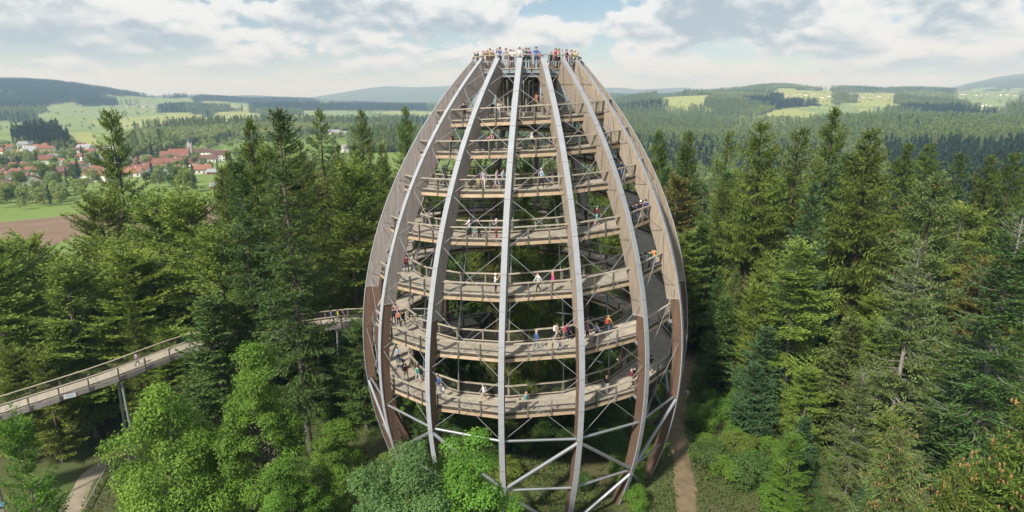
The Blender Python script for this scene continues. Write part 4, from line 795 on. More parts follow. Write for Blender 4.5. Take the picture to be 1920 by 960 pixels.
for i, h_ in enumerate(HS): house(*h_[:8], h_[8], det=at(h_[0], h_[1])[1] < 900)
rg2 = np.random.default_rng(5)
for i, (px, py, where) in enumerate([(x + rg2.uniform(-3, 3), y, w) for w, x0, x1, ys, n in (('on the hilltop right of the tower', 1462, 1560, (176, 184), 11), ('on the far right slope', 1600, 1670, (180, 185), 6), ('on the far right plateau', 1800, 1915, (176, 181), 8), ('beside the dark wood at far right', 1815, 1870, (196, 200), 6), ('in the far village at upper left', 232, 300, (194, 203), 13)) for x, y in [(x0 + (x1 - x0) * k / n, rg2.uniform(*ys)) for k in range(n)]]):
    p = at(px + rg2.uniform(-6, 6), py); e = empty('house', p, rg2.uniform(-1.2, 1.2)); l = rg2.uniform(9, 17); w = rg2.uniform(7, 11); h = rg2.uniform(3, 5.5)
    gable_mesh(w, l, h, w * .3).build('wall', WALL['white'], e); roof_mesh(w, l, h, w * .3).build('roof', ROOF[str(rg2.choice(['red', 'orange', 'brown', 'orange']))], e); tag(e, f'one of the tiny pale houses {where}', 'house', f'houses {where}')
hp = []
for i in range(400):
    if len(hp) >= 42: break
    px, py = (rg2.uniform(-15, 215), rg2.uniform(276, 340)) if rg2.random() < .75 else (rg2.uniform(225, 340), rg2.uniform(300, 332))
    p = at(px, py)
    if any(math.hypot(p[0] - h0[0], p[1] - h0[1]) < 17 for h0 in hp) or any(math.hypot(*(at(h0[0], h0[1])[:2] - p[:2])) < 17 for h0 in HS[:33]): continue
    hp.append(p); e = empty('house', p, rg2.uniform(-.7, .7)); l = rg2.uniform(11, 18); w = rg2.uniform(8, 11); h = rg2.uniform(3.5, 6); rf = str(rg2.choice(['red', 'orange', 'brown', 'orange', 'red', 'grey']))
    gable_mesh(w, l, h, w * .32).build('wall', WALL['white' if rg2.random() < .8 else 'cream'], e); ro = roof_mesh(w, l, h, w * .32).build('roof', ROOF[rf], e); b = MB(); b.box(1, 1.8, .5, 1.3, h, h + w * .32 + .9); b.build('chimney', WALL['white'], ro)
    for wx_ in (-l / 4, l / 4):
        for sg_ in (-1, 1): b = MB(); b.box(wx_ - .6, wx_ + .6, sg_ * w / 2 - .04, sg_ * w / 2 + .04, 1.0, 2.5); b.build('window', GLASS, e)
    tag(e, f'{rf}-roofed house half hidden among the village trees', 'house', f'{rf}-roofed houses of the village')
p = at(338, 302); ch = empty('church', p, R(10)); ch.scale = (.74, .74, .74); tag(ch, 'village church with red roof and pointed grey spire', 'church')
gable_mesh(13, 27, 8, 9).build('nave_wall', WALL['stone'], ch); rf = roof_mesh(13, 27, 8, 9, 0.4).build('nave_roof', ROOF['red'], ch)
gable_mesh(9.5, 12, 7, 7).build('choir_wall', WALL['stone'], ch, loc=(-19, 0, 0)); roof_mesh(9.5, 12, 7, 7, 0.4).build('choir_roof', ROOF['red'], ch, loc=(-19, 0, 0))
b = MB(); b.box(-3, 3, -3, 3, -2, 21); tw_ = b.build('bell_tower', WALL['stone'], ch, loc=(14, 3, 0))
b = MB()
for s in (-1, 1): b.add([(-3, s * 3.02, 21), (3, s * 3.02, 21), (0, s * 3.02, 26.5), (0, 0, 26.5)], (), [(0, 1, 2), (1, 3, 2), (3, 0, 2)]); b.add([(s * 3.02, -3, 21), (s * 3.02, 3, 21), (s * 3.02, 0, 26.5), (0, 0, 26.5)], (), [(0, 1, 2), (1, 3, 2), (3, 0, 2)])
b.build('gablet', WALL['stone'], tw_)
b = MB(); a8 = np.arange(8) * math.pi / 4; b.add(np.vstack([np.stack([2.9 * np.cos(a8), 2.9 * np.sin(a8), np.full(8, 22.5)], -1), [[0, 0, 41]]]), (), [(i, (i + 1) % 8, 8) for i in range(8)]); b.build('spire', mat('slate_spire', (0.10, 0.115, 0.13), 0.6), tw_)
wm = MB(); wm.box(-0.7, 0.7, -0.06, 0.06, -1.8, 1.8); wm = wm.mesh('window', GLASS)
for i in range(4): obj('window', wm, ch, (-10 + 6.3 * i, -6.5, 4.5))
obj('belfry_window', wm, tw_, (0, -3.0, 18)); o = obj('belfry_window', wm, tw_, (-3.0, 0, 18)); o.rotation_euler = (0, 0, math.pi / 2)
# trees in and before the village
VT = [(150, 345, 15), (175, 352, 14), (85, 345, 12), (215, 345, 13), (100, 352, 12), (128, 350, 11), (40, 348, 9), (330, 357, 16), (350, 362, 15), (300, 352, 13), (365, 356, 13), (340, 345, 14), (20, 380, 9), (45, 382, 9), (70, 384, 10), (95, 384, 9), (115, 385, 8), (0, 382, 10), (-20, 384, 9),
 (60, 312, 15), (72, 318, 14), (45, 310, 15), (35, 316, 12), (105, 318, 12), (118, 312, 13), (160, 318, 13), (172, 312, 14), (182, 308, 12), (30, 330, 11), (240, 318, 12), (286, 300, 15), (294, 298, 15), (366, 312, 9), (383, 314, 9), (395, 318, 8), (408, 318, 7), (398, 270, 15), (420, 272, 14), (445, 300, 14), (232, 305, 13), (155, 298, 12), (138, 298, 12), (10, 318, 13), (95, 330, 9), (208, 318, 12), (395, 392, 5), (412, 394, 5), (430, 392, 5), (600, 268, 14), (640, 262, 13), (690, 262, 13), (720, 255, 12), (580, 275, 14), (625, 275, 13), (665, 272, 12), (735, 262, 14)]
for i, (px, py, h) in enumerate(VT):
    p = at(px, py); k = 'round_tree' if (i * 7) % 5 else 'spruce_b'
    near = 'below the village' if py > 335 else 'between the village houses'
    plant(k, p[0], p[1], h * (1.0 if k == 'round_tree' else 1.25), 1.0 if k == 'round_tree' else 1.2, f'{"leafy tree" if k == "round_tree" else "dark spruce"} {near} at the left', f'{"leafy trees" if k == "round_tree" else "spruces"} {near}', m=[None, 'far_broad', 'fir', None, 'far_con'][i % 5] if k == 'round_tree' else 'far_dark')
for i in range(70):
    px, py = rng.uniform(-10, 430), rng.uniform(296, 352)
    if px > 375 and py > 288: continue
    p = at(px, py)
    if any((p[0] - a_[0]) ** 2 + (p[1] - a_[1]) ** 2 < 90 for a_ in TREES[-140:]): continue
    k = 'round_tree' if rng.random() < .8 else 'spruce_b'; h = rng.uniform(8, 13)
    plant(k, p[0], p[1], h * (1 if k == 'round_tree' else 1.3), 1.1, f'{"leafy tree" if k == "round_tree" else "dark spruce"} among the village gardens', 'trees of the village gardens', m=str(rng.choice(['beech', 'far_broad', 'fir', 'spruce'])) if k == 'round_tree' else 'far_dark')
# ------------------------------------------------------------------ people
def person_proto(pose):
    rs = {'stand': dict(), 'walk': dict(), 'lean': dict(), 'photo': dict(), 'hip': dict()}
    J, E, RAD, LAB = [], [], [], {}
    def v(p, r): J.append(p); RAD.append(r); return len(J) - 1
    def e(a, b, lab): E.append((a, b)); LAB[(a, b)] = lab
    pel = v((0, 0, .95), (.150, .105)); sp = v((0, .0, 1.12), (.135, .095)); chs = v((0, .0, 1.32), (.160, .105)); nk = v((0, .0, 1.47), (.060, .060)); hd = v((0, .02, 1.60), (.085, .10)); tp = v((0, .015, 1.70), (.06, .07))
    nose = v((0, .125, 1.585), (.016, .016))
    e(pel, sp, 'top'); e(sp, chs, 'top'); e(chs, nk, 'neck'); e(nk, hd, 'skin'); e(hd, tp, 'skin'); e(hd, nose, 'skin')
    st = {'walk': (.26, -.24)}.get(pose, (.03, -.02))
    for sx, fw in ((-1, st[0]), (1, st[1])):
        hip = v((sx * .095, 0, .88), (.095, .095)); kn = v((sx * .10, fw * .55 + .03, .50), (.062, .062)); an = v((sx * .105, fw - .02 - (0.05 if fw < -.1 else 0), .09 + (0.05 if fw < -.1 else 0)), (.042, .042)); to = v((sx * .115, fw + .15, .035), (.04, .028))
        e(pel, hip, 'low'); e(hip, kn, 'low'); e(kn, an, 'shin'); e(an, to, 'shoe')
    for sx in (-1, 1):
        sh = v((sx * .185, 0, 1.39), (.066, .062))
        if pose == 'walk': el, wr = (sx * .25, -sx * .12 * -1, 1.13), (sx * .26, sx * .20 + .06, .92)
        elif pose == 'lean': el, wr = (sx * .27, .10, 1.16), (sx * .20, .34, 1.13)
        elif pose == 'photo': el, wr = (sx * .26, .18, 1.22), (sx * .09, .30, 1.48)
        elif pose == 'hip': el, wr = (sx * .32, -.06, 1.16), (sx * .20, .08, 1.0)
        else: el, wr = (sx * .25, -.03, 1.13), (sx * .27, .05, .88)
        e_ = v(el, (.046, .046)); w_ = v(wr, (.030, .030)); e(chs, sh, 'top'); e(sh, e_, 'top'); e(e_, w_, 'sleeve')
        d = Vector(wr) - Vector(el); d.normalize(); side = d.cross(Vector((0, 0, 1)) if abs(d.z) < .8 else Vector((0, 1, 0))).normalized()
        pm = v(tuple(Vector(wr) + d * .06), (.036, .020)); e(w_, pm, 'skin')
        for q, (off, ln) in enumerate(((-.028, .06), (-.010, .075), (.010, .07), (.028, .055))):
            b_ = Vector(wr) + d * .10 + side * off; f1 = v(tuple(b_ + d * ln * .5), (.010, .010)); f2 = v(tuple(b_ + d * ln + Vector((0, .02, -.01))), (.008, .008)); e(pm, f1, 'skin'); e(f1, f2, 'skin')
        th = v(tuple(Vector(wr) + d * .055 + side * .055 + Vector((0, .015, 0))), (.011, .011)); e(pm, th, 'skin')
    me = bpy.data.meshes.new('person'); me.from_pydata(J, E, []); o = bpy.data.objects.new('person_source', me); COL.objects.link(o)
    o.modifiers.new('skin', 'SKIN'); sk = me.skin_vertices[0].data
    for i, r_ in enumerate(RAD): sk[i].radius = r_; sk[i].use_root = (i == 0)
    ss = o.modifiers.new('sub', 'SUBSURF'); ss.levels = ss.render_levels = 1
    dg = bpy.context.evaluated_depsgraph_get(); out = bpy.data.meshes.new_from_object(o.evaluated_get(dg)); bpy.data.objects.remove(o)
    out.name = 'person_' + pose; slots = ['skin', 'top', 'sleeve', 'low', 'shin', 'shoe']
    for _ in slots: out.materials.append(None)
    A = np.array([J[a] for a, _ in E]); B = np.array([J[b] for _, b in E]); lab = [LAB[x] for x in E]
    rr_ = np.array([np.mean(RAD[a]) + np.mean(RAD[b]) for a, b in E]) / 2
    for pgn in out.polygons:
        c = np.array(pgn.center); t = np.clip(((c - A) * (B - A)).sum(1) / (((B - A) ** 2).sum(1) + 1e-9), 0, 1); dd = np.linalg.norm(A + (B - A) * t[:, None] - c, axis=1) - rr_
        l = lab[int(np.argmin(dd))]; l = ('skin' if c[2] > 1.43 else 'top') if l == 'neck' else l; l = 'low' if l == 'top' and c[2] < 0.98 and abs(c[0]) < .2 else l; pgn.material_index = slots.index(l); pgn.use_smooth = True
    return out
PP = {k: person_proto(k) for k in ('stand', 'walk', 'lean', 'photo', 'hip')}
def dome(name, c, r, zmin, front):
    b = MB(); n, mm = 10, 6; V = [(c[0], c[1], c[2] + r[2])]
    for j in range(1, mm + 1):
        for i in range(n):
            a = i * 2 * math.pi / n; ph = j / mm * (1.25 if math.sin(a) > 0.3 and front else 1.9); V.append((c[0] + r[0] * math.sin(ph) * math.cos(a), c[1] + r[1] * math.sin(ph) * math.sin(a), c[2] + r[2] * math.cos(ph)))
    T = [(0, 1 + i, 1 + (i + 1) % n) for i in range(n)]; Q = [(1 + j * n + i, 1 + (j + 1) * n + i, 1 + (j + 1) * n + (i + 1) % n, 1 + j * n + (i + 1) % n) for j in range(mm - 1) for i in range(n)]
    b.add(V, Q, T); return b.mesh(name, None, True)
ME_HAIR = dome('hair', (0, .005, 1.605), (.105, .118, .128), 0, True); ME_LONG = dome('hair', (0, -.02, 1.575), (.112, .115, .16), 0, True)
bb = MB(); me_ = dome('cap', (0, .01, 1.635), (.112, .125, .115), 0, False)
ME_CAP = me_
b = MB(); b.add([(-.15, -.12, 1.0), (.15, -.12, 1.0), (.15, -.12, 1.42), (-.15, -.12, 1.42), (-.13, -.30, 1.03), (.13, -.30, 1.03), (.11, -.25, 1.38), (-.11, -.25, 1.38), (0, -.2, 1.47)], [(0, 4, 5, 1), (4, 7, 6, 5), (0, 3, 7, 4), (1, 5, 6, 2)], [(3, 8, 7), (7, 8, 6), (6, 8, 2), (2, 8, 3)])
for sx in (-1, 1): b.beam((sx * .10, -.11, 1.40), (sx * .11, .10, 1.40), .05, .02); b.beam((sx * .11, .11, 1.40), (sx * .12, .11, 1.12), .05, .02, up=(0, 1, 0))
ME_PACK = b.mesh('backpack', None)
CC = {'white': (.75, .74, .72), 'black': (.02, .02, .022), 'navy': (.025, .035, .085), 'blue': (.05, .14, .42), 'light blue': (.36, .48, .66), 'grey': (.30, .30, .32), 'red': (.52, .03, .04), 'maroon': (.17, .03, .05), 'pink': (.62, .24, .30), 'magenta': (.62, .06, .25), 'orange': (.70, .20, .06), 'yellow': (.62, .50, .08), 'lime': (.45, .60, .06), 'green': (.05, .25, .08), 'dark green': (.03, .09, .05), 'teal': (.04, .36, .38), 'turquoise': (.10, .50, .46), 'purple': (.22, .08, .33), 'lilac': (.42, .34, .46), 'beige': (.48, .40, .29), 'tan': (.40, .29, .18), 'brown': (.16, .10, .06), 'denim': (.10, .16, .28), 'khaki': (.28, .25, .15)}
MC = {k: mat('cloth_' + k.replace(' ', '_'), tuple(0.78 * c_ + 0.16 * sum(v) / 3 for c_ in v), 0.9, 0, 0.12, 14) for k, v in CC.items()}
MSK = [mat('skin_light', (.52, .32, .23), 0.6), mat('skin_tan', (.42, .25, .17), 0.6)]
MHR = {k: mat('hair_' + k, v, 0.7) for k, v in {'dark': (.03, .022, .016), 'brown': (.10, .06, .035), 'blond': (.36, .25, .12), 'grey': (.40, .39, .38)}.items()}
ORD = ['lowest', 'second', 'third', 'fourth', 'fifth', 'sixth', 'seventh']; used_labels = {}
def ramp_hit(px, py, lev):
    th = np.arange(-8 + 360 * (lev - 0.5), -8 + 360 * (lev + 0.5), 0.5); th = th[(th > TH0 + DT * K0) & (th < TH0 + DT * K1)]; fr = np.linspace(0.12, 0.88, 9); T, Fr = np.meshgrid(th, fr); z = zb(T)
    ks = (T - TH0) / DT; k0 = np.floor(ks); mid = np.cos(np.radians((ks - k0 - 0.5) * DT)) ; sc_ = math.cos(R(DT / 2)) / mid   # polygon edge, not circle
    r = (r_in(z) + (r_out(z) - r_in(z)) * Fr) * sc_; P = pol(T, r, z + FAS); q = proj(P); e = (q[..., 0] - px) ** 2 + (q[..., 1] - py) ** 2 + 1e-3 * q[..., 2]
    i = np.unravel_index(np.argmin(e), e.shape); return P[i], float(T[i])
def person(p, facing, pose, top, low, hair='dark', short=False, sleeve='skin', hat=None, pack=None, hgt=1.72, where='', long_=False):
    o = obj('person', PP[pose], None, p); s = hgt / 1.74; o.scale = (s * 1.05, s * 1.05, s); o.rotation_euler = (0, 0, facing); sk = MSK[int(rng.integers(2))]
    for sl, m in zip(o.material_slots, (sk, MC[top], MC[top] if sleeve == 'top' else sk, MC[low], sk if short else MC[low], MC[str(rng.choice(['black', 'white', 'brown', 'grey']))])): sl.link = 'OBJECT'; sl.material = m
    h = obj('hair', ME_LONG if long_ else ME_HAIR, o); h.material_slots and None
    h.data.materials or h.data.materials.append(None); h.material_slots[0].link = 'OBJECT'; h.material_slots[0].material = MHR[hair]
    act = {'stand': 'standing', 'walk': 'walking', 'lean': 'leaning', 'photo': 'hands raised', 'hip': 'hands on hips'}[pose]
    lab = f'{"child" if hgt < 1.4 else "person"} in {top} and {low} {"shorts" if short else "trousers"} {act} {where}'
    if hat: c = obj('cap', ME_CAP, o); c.material_slots[0].link = 'OBJECT'; c.material_slots[0].material = MC[hat]; lab = lab.replace(' in ', f' with {hat} cap in ', 1)
    if lab in used_labels: lab = lab.replace(' and ', ' top, ') 
    used_labels[lab] = 1; tag(o, lab, 'person', 'visitors on the tower and walkway')
    if pack:
        k = obj('backpack', ME_PACK, None, p); k.scale = o.scale; k.rotation_euler = o.rotation_euler; k.material_slots[0].link = 'OBJECT'; k.material_slots[0].material = MC[pack]; tag(k, f'{pack} backpack worn by the {top}-topped {"child" if hgt < 1.4 else "person"} {where}', 'backpack', 'backpacks')
    return o
for m_ in (ME_HAIR, ME_LONG, ME_CAP, ME_PACK):
    if len(m_.materials) == 0: m_.materials.append(None)
# on the ramp: px, py of the feet, turn of the spiral, facing, pose, top, lower, options
RP_ = [
 (748, 681, 0, 'u', 'lean', 'light blue', 'navy', {}), (762, 713, 0, 'u', 'walk', 'maroon', 'beige', dict(short=True)), (784, 717, 0, 'd', 'walk', 'turquoise', 'white', dict(short=True)), (822, 735, 0, 'd', 'walk', 'navy', 'denim', dict(pack='blue', hair='brown')), (830, 746, 0, 'd', 'walk', 'blue', 'denim', dict(hgt=1.2, pack='white')), (907, 753, 0, 'd', 'walk', 'white', 'beige', dict(short=True, hat='grey', pack='grey')), (985, 769, 0, 'u', 'stand', 'turquoise', 'black', dict(hair='blond', hgt=1.75)), (974, 769, 0, 'u', 'stand', 'navy', 'blue', dict(hgt=1.05)), (1137, 739, 0, 'd', 'stand', 'black', 'white', dict(hair='blond', short=False)), (1183, 727, 0, 'd', 'walk', 'maroon', 'beige', dict(hair='grey', sleeve='top')), (1188, 720, 0, 'd', 'stand', 'black', 'maroon', dict(sleeve='top')), (1220, 700, 0, 'u', 'walk', 'black', 'grey', {}),
 (738, 608, 1, 'd', 'walk', 'navy', 'black', dict(sleeve='top')), (744, 600, 1, 'd', 'stand', 'pink', 'grey', {}), (747, 613, 1, 'd', 'walk', 'orange', 'black', dict(sleeve='top', hgt=1.6)), (756, 615, 1, 'd', 'walk', 'black', 'black', dict(long_=True)), (1006, 655, 1, 'u', 'walk', 'blue', 'denim', dict(sleeve='top', hair='grey')), (1043, 640, 1, 'u', 'walk', 'tan', 'beige', dict(pack='white')), (1048, 657, 1, 'u', 'walk', 'navy', 'blue', dict(hgt=1.3)), (1063, 640, 1, 'u', 'walk', 'navy', 'navy', dict(pack='red')), (1101, 641, 1, 'u', 'walk', 'pink', 'black', dict(short=True, pack='purple', hair='blond')), (1117, 640, 1, 'd', 'walk', 'light blue', 'navy', dict(hair='blond')), (1140, 628, 1, 'u', 'walk', 'yellow', 'denim', dict(pack='red', hair='blond')),
 (790, 598, 0, 'o', 'stand', 'teal', 'navy', {}), (799, 598, 0, 'o', 'stand', 'purple', 'black', dict(sleeve='top')), (847, 597, 0, 'u', 'walk', 'red', 'denim', {}), (860, 590, 0, 'd', 'walk', 'navy', 'grey', dict(sleeve='top')),
 (757, 511, 2, 'd', 'walk', 'red', 'denim', dict(hgt=1.6)), (763, 511, 2, 'd', 'walk', 'maroon', 'black', dict(sleeve='top')), (750, 510, 2, 'd', 'stand', 'black', 'navy', {}), (929, 549, 2, 'u', 'photo', 'white', 'navy', dict(short=True, hat='white')), (1008, 550, 2, 'd', 'walk', 'white', 'black', dict(sleeve='top', hair='brown')), (1037, 547, 2, 'd', 'stand', 'magenta', 'black', dict(sleeve='top', hair='blond')), (1224, 518, 2, 'u', 'walk', 'dark green', 'black', {}), (1237, 522, 2, 'u', 'walk', 'lime', 'denim', dict(pack='orange')), (1222, 559, 2, 'u', 'walk', 'maroon', 'light blue', dict(short=True)), (1234, 559, 2, 'u', 'walk', 'grey', 'grey', dict(short=True, long_=True)),
 (881, 447, 3, 'd', 'lean', 'white', 'navy', dict(pack='navy', hgt=1.8)), (890, 447, 3, 'o', 'stand', 'teal', 'lilac', dict(hgt=1.0, short=True)), (898, 447, 3, 'd', 'stand', 'black', 'black', dict(long_=True)), (931, 449, 3, 'd', 'photo', 'grey', 'red', dict(hair='grey', sleeve='top')), (1119, 423, 3, 'u', 'walk', 'maroon', 'turquoise', dict(short=True, hat='white')), (1093, 397, 3, 'u', 'stand', 'black', 'navy', {}), (1153, 402, 3, 'u', 'walk', 'purple', 'grey', dict(hgt=1.35, short=True)), (785, 409, 3, 'd', 'walk', 'black', 'black', dict(sleeve='top', hair='brown')), (778, 409, 3, 'd', 'walk', 'navy', 'black', {}), (1204, 445, 3, 'u', 'walk', 'navy', 'blue', dict(pack='black')), (1196, 448, 3, 'u', 'stand', 'black', 'white', dict(long_=True)), (1215, 440, 3, 'u', 'walk', 'maroon', 'beige', dict(short=True)), (1219, 461, 3, 'u', 'walk', 'maroon', 'tan', dict(short=True, hat='white', pack='black')), (1223, 447, 3, 'u', 'walk', 'blue', 'denim', dict(sleeve='top')),
 (871, 356, 4, 'u', 'walk', 'red', 'beige', dict(short=True)), (897, 356, 4, 'o', 'stand', 'yellow', 'khaki', dict(hgt=1.1)), (907, 357, 4, 'o', 'stand', 'lilac', 'white', {}), (931, 355, 4, 'u', 'walk', 'lilac', 'lilac', dict(short=True)), (943, 354, 4, 'u', 'walk', 'light blue', 'denim', {}), (1014, 353, 4, 'u', 'walk', 'light blue', 'black', dict(hair='grey')), (1048, 352, 4, 'u', 'stand', 'white', 'beige', {}), (805, 334, 4, 'd', 'walk', 'black', 'navy', {}), (812, 333, 4, 'd', 'stand', 'green', 'navy', dict(hgt=1.5)), (1172, 366, 4, 'u', 'walk', 'navy', 'denim', {}),
 (841, 283, 5, 'o', 'stand', 'white', 'beige', {}), (846, 285, 5, 'o', 'lean', 'pink', 'navy', dict(pack='red')), (900, 286, 5, 'o', 'hip', 'light blue', 'navy', dict(hgt=1.85)), (912, 285, 5, 'o', 'photo', 'white', 'navy', dict(hgt=1.6)), (923, 285, 5, 'o', 'lean', 'pink', 'black', dict(hair='grey', pack='navy')), (940, 274, 5, 'o', 'lean', 'beige', 'grey', dict(hair='blond')), (971, 282, 5, 'd', 'walk', 'navy', 'tan', dict(hair='blond')), (996, 282, 5, 'u', 'walk', 'white', 'navy', dict(short=True)), (1034, 280, 5, 'u', 'walk', 'navy', 'navy', dict(short=True)), (1097, 270, 5, 'u', 'walk', 'yellow', 'navy', dict(short=True, hat='beige')), (1159, 306, 5, 'u', 'walk', 'red', 'navy', dict(sleeve='top')), (1168, 314, 5, 'u', 'walk', 'white', 'beige', dict(hat='white')),
 (870, 225, 6, 'o', 'stand', 'black', 'black', dict(sleeve='top')), (877, 225, 6, 'o', 'stand', 'pink', 'grey', dict(hgt=1.15)), (914, 221, 6, 'o', 'stand', 'navy', 'denim', {}), (922, 222, 6, 'o', 'lean', 'navy', 'khaki', {}), (935, 222, 6, 'o', 'photo', 'white', 'grey', {}),
]
for px, py, lev, fc, pose, top, low, kw in RP_:
    if (px, py) in ((1159, 306), (1168, 314)): lev = 4
    if px in (790, 799, 847, 860) and lev == 0: pass
    p, th = ramp_hit(px, py, lev); a = R(th)      # outward direction (sin a, -cos a)
    fa = {'u': a, 'd': a + math.pi, 'o': a + math.pi, 'i': a}[fc]
    if fc == 'o': fa = math.atan2(-math.cos(a), math.sin(a)) - math.pi / 2
    elif fc == 'u': fa = math.atan2(math.sin(a), math.cos(a)) - math.pi / 2
    elif fc == 'd': fa = math.atan2(-math.sin(a), -math.cos(a)) - math.pi / 2
    tn = (th + 180) % 360 - 180; sd = 'in front' if abs(tn) < 28 else 'at right' if 0 < tn < 120 else 'at left' if -120 < tn < 0 else 'at the back'
    person(p, fa + rng.normal(0, .25), pose, top, low, where=f'{sd}, {ORD[lev]} turn', **kw)
PL_ = [(896, 'navy', 'black', 1.7), (906, 'tan', 'khaki', 1.65), (914, 'brown', 'beige', 1.65), (919, 'khaki', 'brown', 1.75), (924, 'brown', 'tan', 1.65), (937, 'blue', 'black', 1.82), (949, 'grey', 'white', 1.7), (957, 'beige', 'red', 1.6), (961, 'white', 'black', 1.6), (974, 'white', 'grey', 1.75), (980, 'light blue', 'navy', 1.6), (986, 'dark green', 'green', 1.7), (991, 'purple', 'black', 1.68), (1005, 'blue', 'denim', 1.8), (1011, 'pink', 'white', 1.4), (1033, 'black', 'black', 1.45), (1042, 'red', 'maroon', 1.72), (1048, 'white', 'black', 1.7), (1062, 'maroon', 'magenta', 1.68), (1071, 'pink', 'white', 1.68), (1077, 'lime', 'navy', 1.72)]
for px, top, low, hg in PL_:
    c = np.array([pol(t, RP - 0.42, ZP) for t in np.arange(-88, 88, .5)]); i = int(np.argmin(abs(proj(c)[:, 0] - px))); t = R(-88 + .5 * i)
    person(c[i], math.atan2(-math.cos(t), math.sin(t)) - math.pi / 2 + rng.normal(0, .2), str(rng.choice(['lean', 'stand', 'lean', 'photo'])), top, low, hair=str(rng.choice(['dark', 'brown', 'grey', 'blond'])), sleeve=str(rng.choice(['top', 'skin'])), hgt=hg, where='on the top platform')
for px, top, low in ((1003, 'orange', 'tan'), (1016, 'tan', 'beige')):
    c = on_z(px, 207, ZT - 0.02); c = np.array([c[0], -4.2, ZT - 0.02]); person(c, 0.4, 'walk', top, low, short=True, where='on the floor below the top platform')
for px, top, low, hg, kw in ((258, 'lilac', 'navy', 1.7, {}), (402, 'grey', 'grey', 1.7, {}), (622, 'blue', 'navy', 1.65, {}), (636, 'lime', 'khaki', 1.75, {}), (644, 'purple', 'black', 1.65, {})):
    pr = proj(WP)[:, 0]; k = int(np.argmin(abs(pr - px) + 1e4 * (np.arange(600) < 40))); t = WT[k]
    person(wp(q_[k], rng.uniform(-.5, .5)), math.atan2(t[1], t[0]) - math.pi / 2, 'walk', top, low, hgt=hg, where='on the walkway among the trees')
person(at(1288, 752), 2.0, 'walk', 'white', 'beige', where='on the forest path right of the tower')
# pushchair on the lowest turn
p, th = ramp_hit(752, 692, 0); a = R(th); st = empty('pushchair', p, math.atan2(math.sin(a), math.cos(a)) + 2.6); tag(st, 'dark pushchair with pale frame on the lowest turn at the left', 'pushchair')
b = MB(); b.add([(-.28, -.2, .35), (.28, -.2, .35), (.28, .3, .4), (-.28, .3, .4), (-.28, -.35, .85), (.28, -.35, .85), (-.28, -.25, .3), (.28, -.25, .3)], [(0, 1, 2, 3), (0, 4, 5, 1), (6, 7, 5, 4)]); b.build('seat', MC['navy'], st)
b = MB(); b.add([(x, -.35 + .38 * (1 - math.cos(t)), .85 + .25 * math.sin(t)) for x in (-.29, .29) for t in np.linspace(0, 2, 6)], [(i, i + 1, i + 7, i + 6) for i in range(5)]); b.build('hood', MC['navy'], st)
b = MB()
for sx in (-.3, .3): b.tube([(sx, .4, .15), (sx, -.1, .5), (sx, -.6, 1.05)], .022, 6); b.tube([(sx, -.4, .15), (sx, .05, .42)], .02, 6)
b.tube([(-.3, -.6, 1.05), (.3, -.6, 1.05)], .025, 6); b.build('frame', M['metal'], st)
for sx in (-.32, .32):
    for yy in (.4, -.4): b = MB(); b.tube([(sx - .03, yy, .14), (sx + .03, yy, .14)], .14, 12); b.build('wheel', MC['black'], st)
# log edging beside the foot path and a small board at the lower left corner
p0, p1 = at(207, 872), at(160, 962); lg = empty('log_rail', p0); tag(lg, 'long pale log rail along the right edge of the foot path', 'rail')
b = MB(); b.tube([np.array([0, 0, .55]), p1 - p0 + np.array([0, 0, .55])], .08, 8); b.build('log', M['postl'], lg)
for t in (0.05, 0.35, 0.65, 0.95):
    q = (p1 - p0) * t; b = MB(); b.tube([q - [0, 0, .3], q + [0, 0, .5]], .07, 6); b.build('post', M['postl'], lg)
p = at(2, 975); ib = empty('information_board', p, 0.3); tag(ib, 'small board with a blue roof at the lower left corner', 'board')
b = MB(); b.box(-.06, .06, -.06, .06, -.3, 1.9); b.build('post', M['postl'], ib)
b = MB(); b.box(-.5, .5, -.05, .05, .9, 1.6); b.build('panel', M['postl'], ib)
b = MB(); b.add([(-.7, -.4, 1.85), (.7, -.4, 1.85), (.7, 0, 2.05), (-.7, 0, 2.05), (.7, .4, 1.85), (-.7, .4, 1.85)], [(0, 1, 2, 3), (3, 2, 4, 5)]); b.build('roof', mat('blue_roof', (.08, .2, .38), .5), ib)
# ------------------------------------------------------------------ far forest (stuff, instanced on points)
tmpl = bpy.data.collections.new('tree_templates')
def low_con(name, m, seed):
    c = conifer(name, 28, 4.0, 0.05, m=m, hang=0.35, whorl=1.5, step=0.9, lq=1.35, wq=0.62, nbr=6, seed=seed, pw=0.8); o = bpy.data.objects.new(name, c['crown']); tmpl.objects.link(o)
def low_broad(name, m, seed):
    c = broad(name, 19, 0.52, 5.0, 0.46, 26, 42, 1.15, m, flat=0.8, lr=0.34, seed=seed); o = bpy.data.objects.new(name, c['crown']); tmpl.objects.link(o)
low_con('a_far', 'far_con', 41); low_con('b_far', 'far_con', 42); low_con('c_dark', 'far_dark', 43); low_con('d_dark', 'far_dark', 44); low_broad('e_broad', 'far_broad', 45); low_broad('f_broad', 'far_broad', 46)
rng = np.random.default_rng(99)
pts = []
for d0, d1, sp, sc in ((158, 600, 6.0, 0.95), (600, 1500, 7.5, 0.88), (1500, 3000, 10.0, 0.85), (3000, 5200, 14.0, 0.95)):
    nn = int(0.78 * (d1 ** 2 - d0 ** 2) / sp ** 2); d = np.sqrt(rng.uniform(d0 ** 2, d1 ** 2, nn)); a = rng.uniform(-0.78, 0.78, nn); x, y = d * np.sin(a), CAMY + d * np.cos(a); z = terrain(x, y)
    pts.append(np.stack([x, y, z, np.full(nn, sc)], -1))
pts = np.vstack(pts); x, y, z = pts[:, 0], pts[:, 1], pts[:, 2]; gc = ground_class(x, y, z); pq = proj(pts[:, :3]); d = np.hypot(x, y - CAMY)
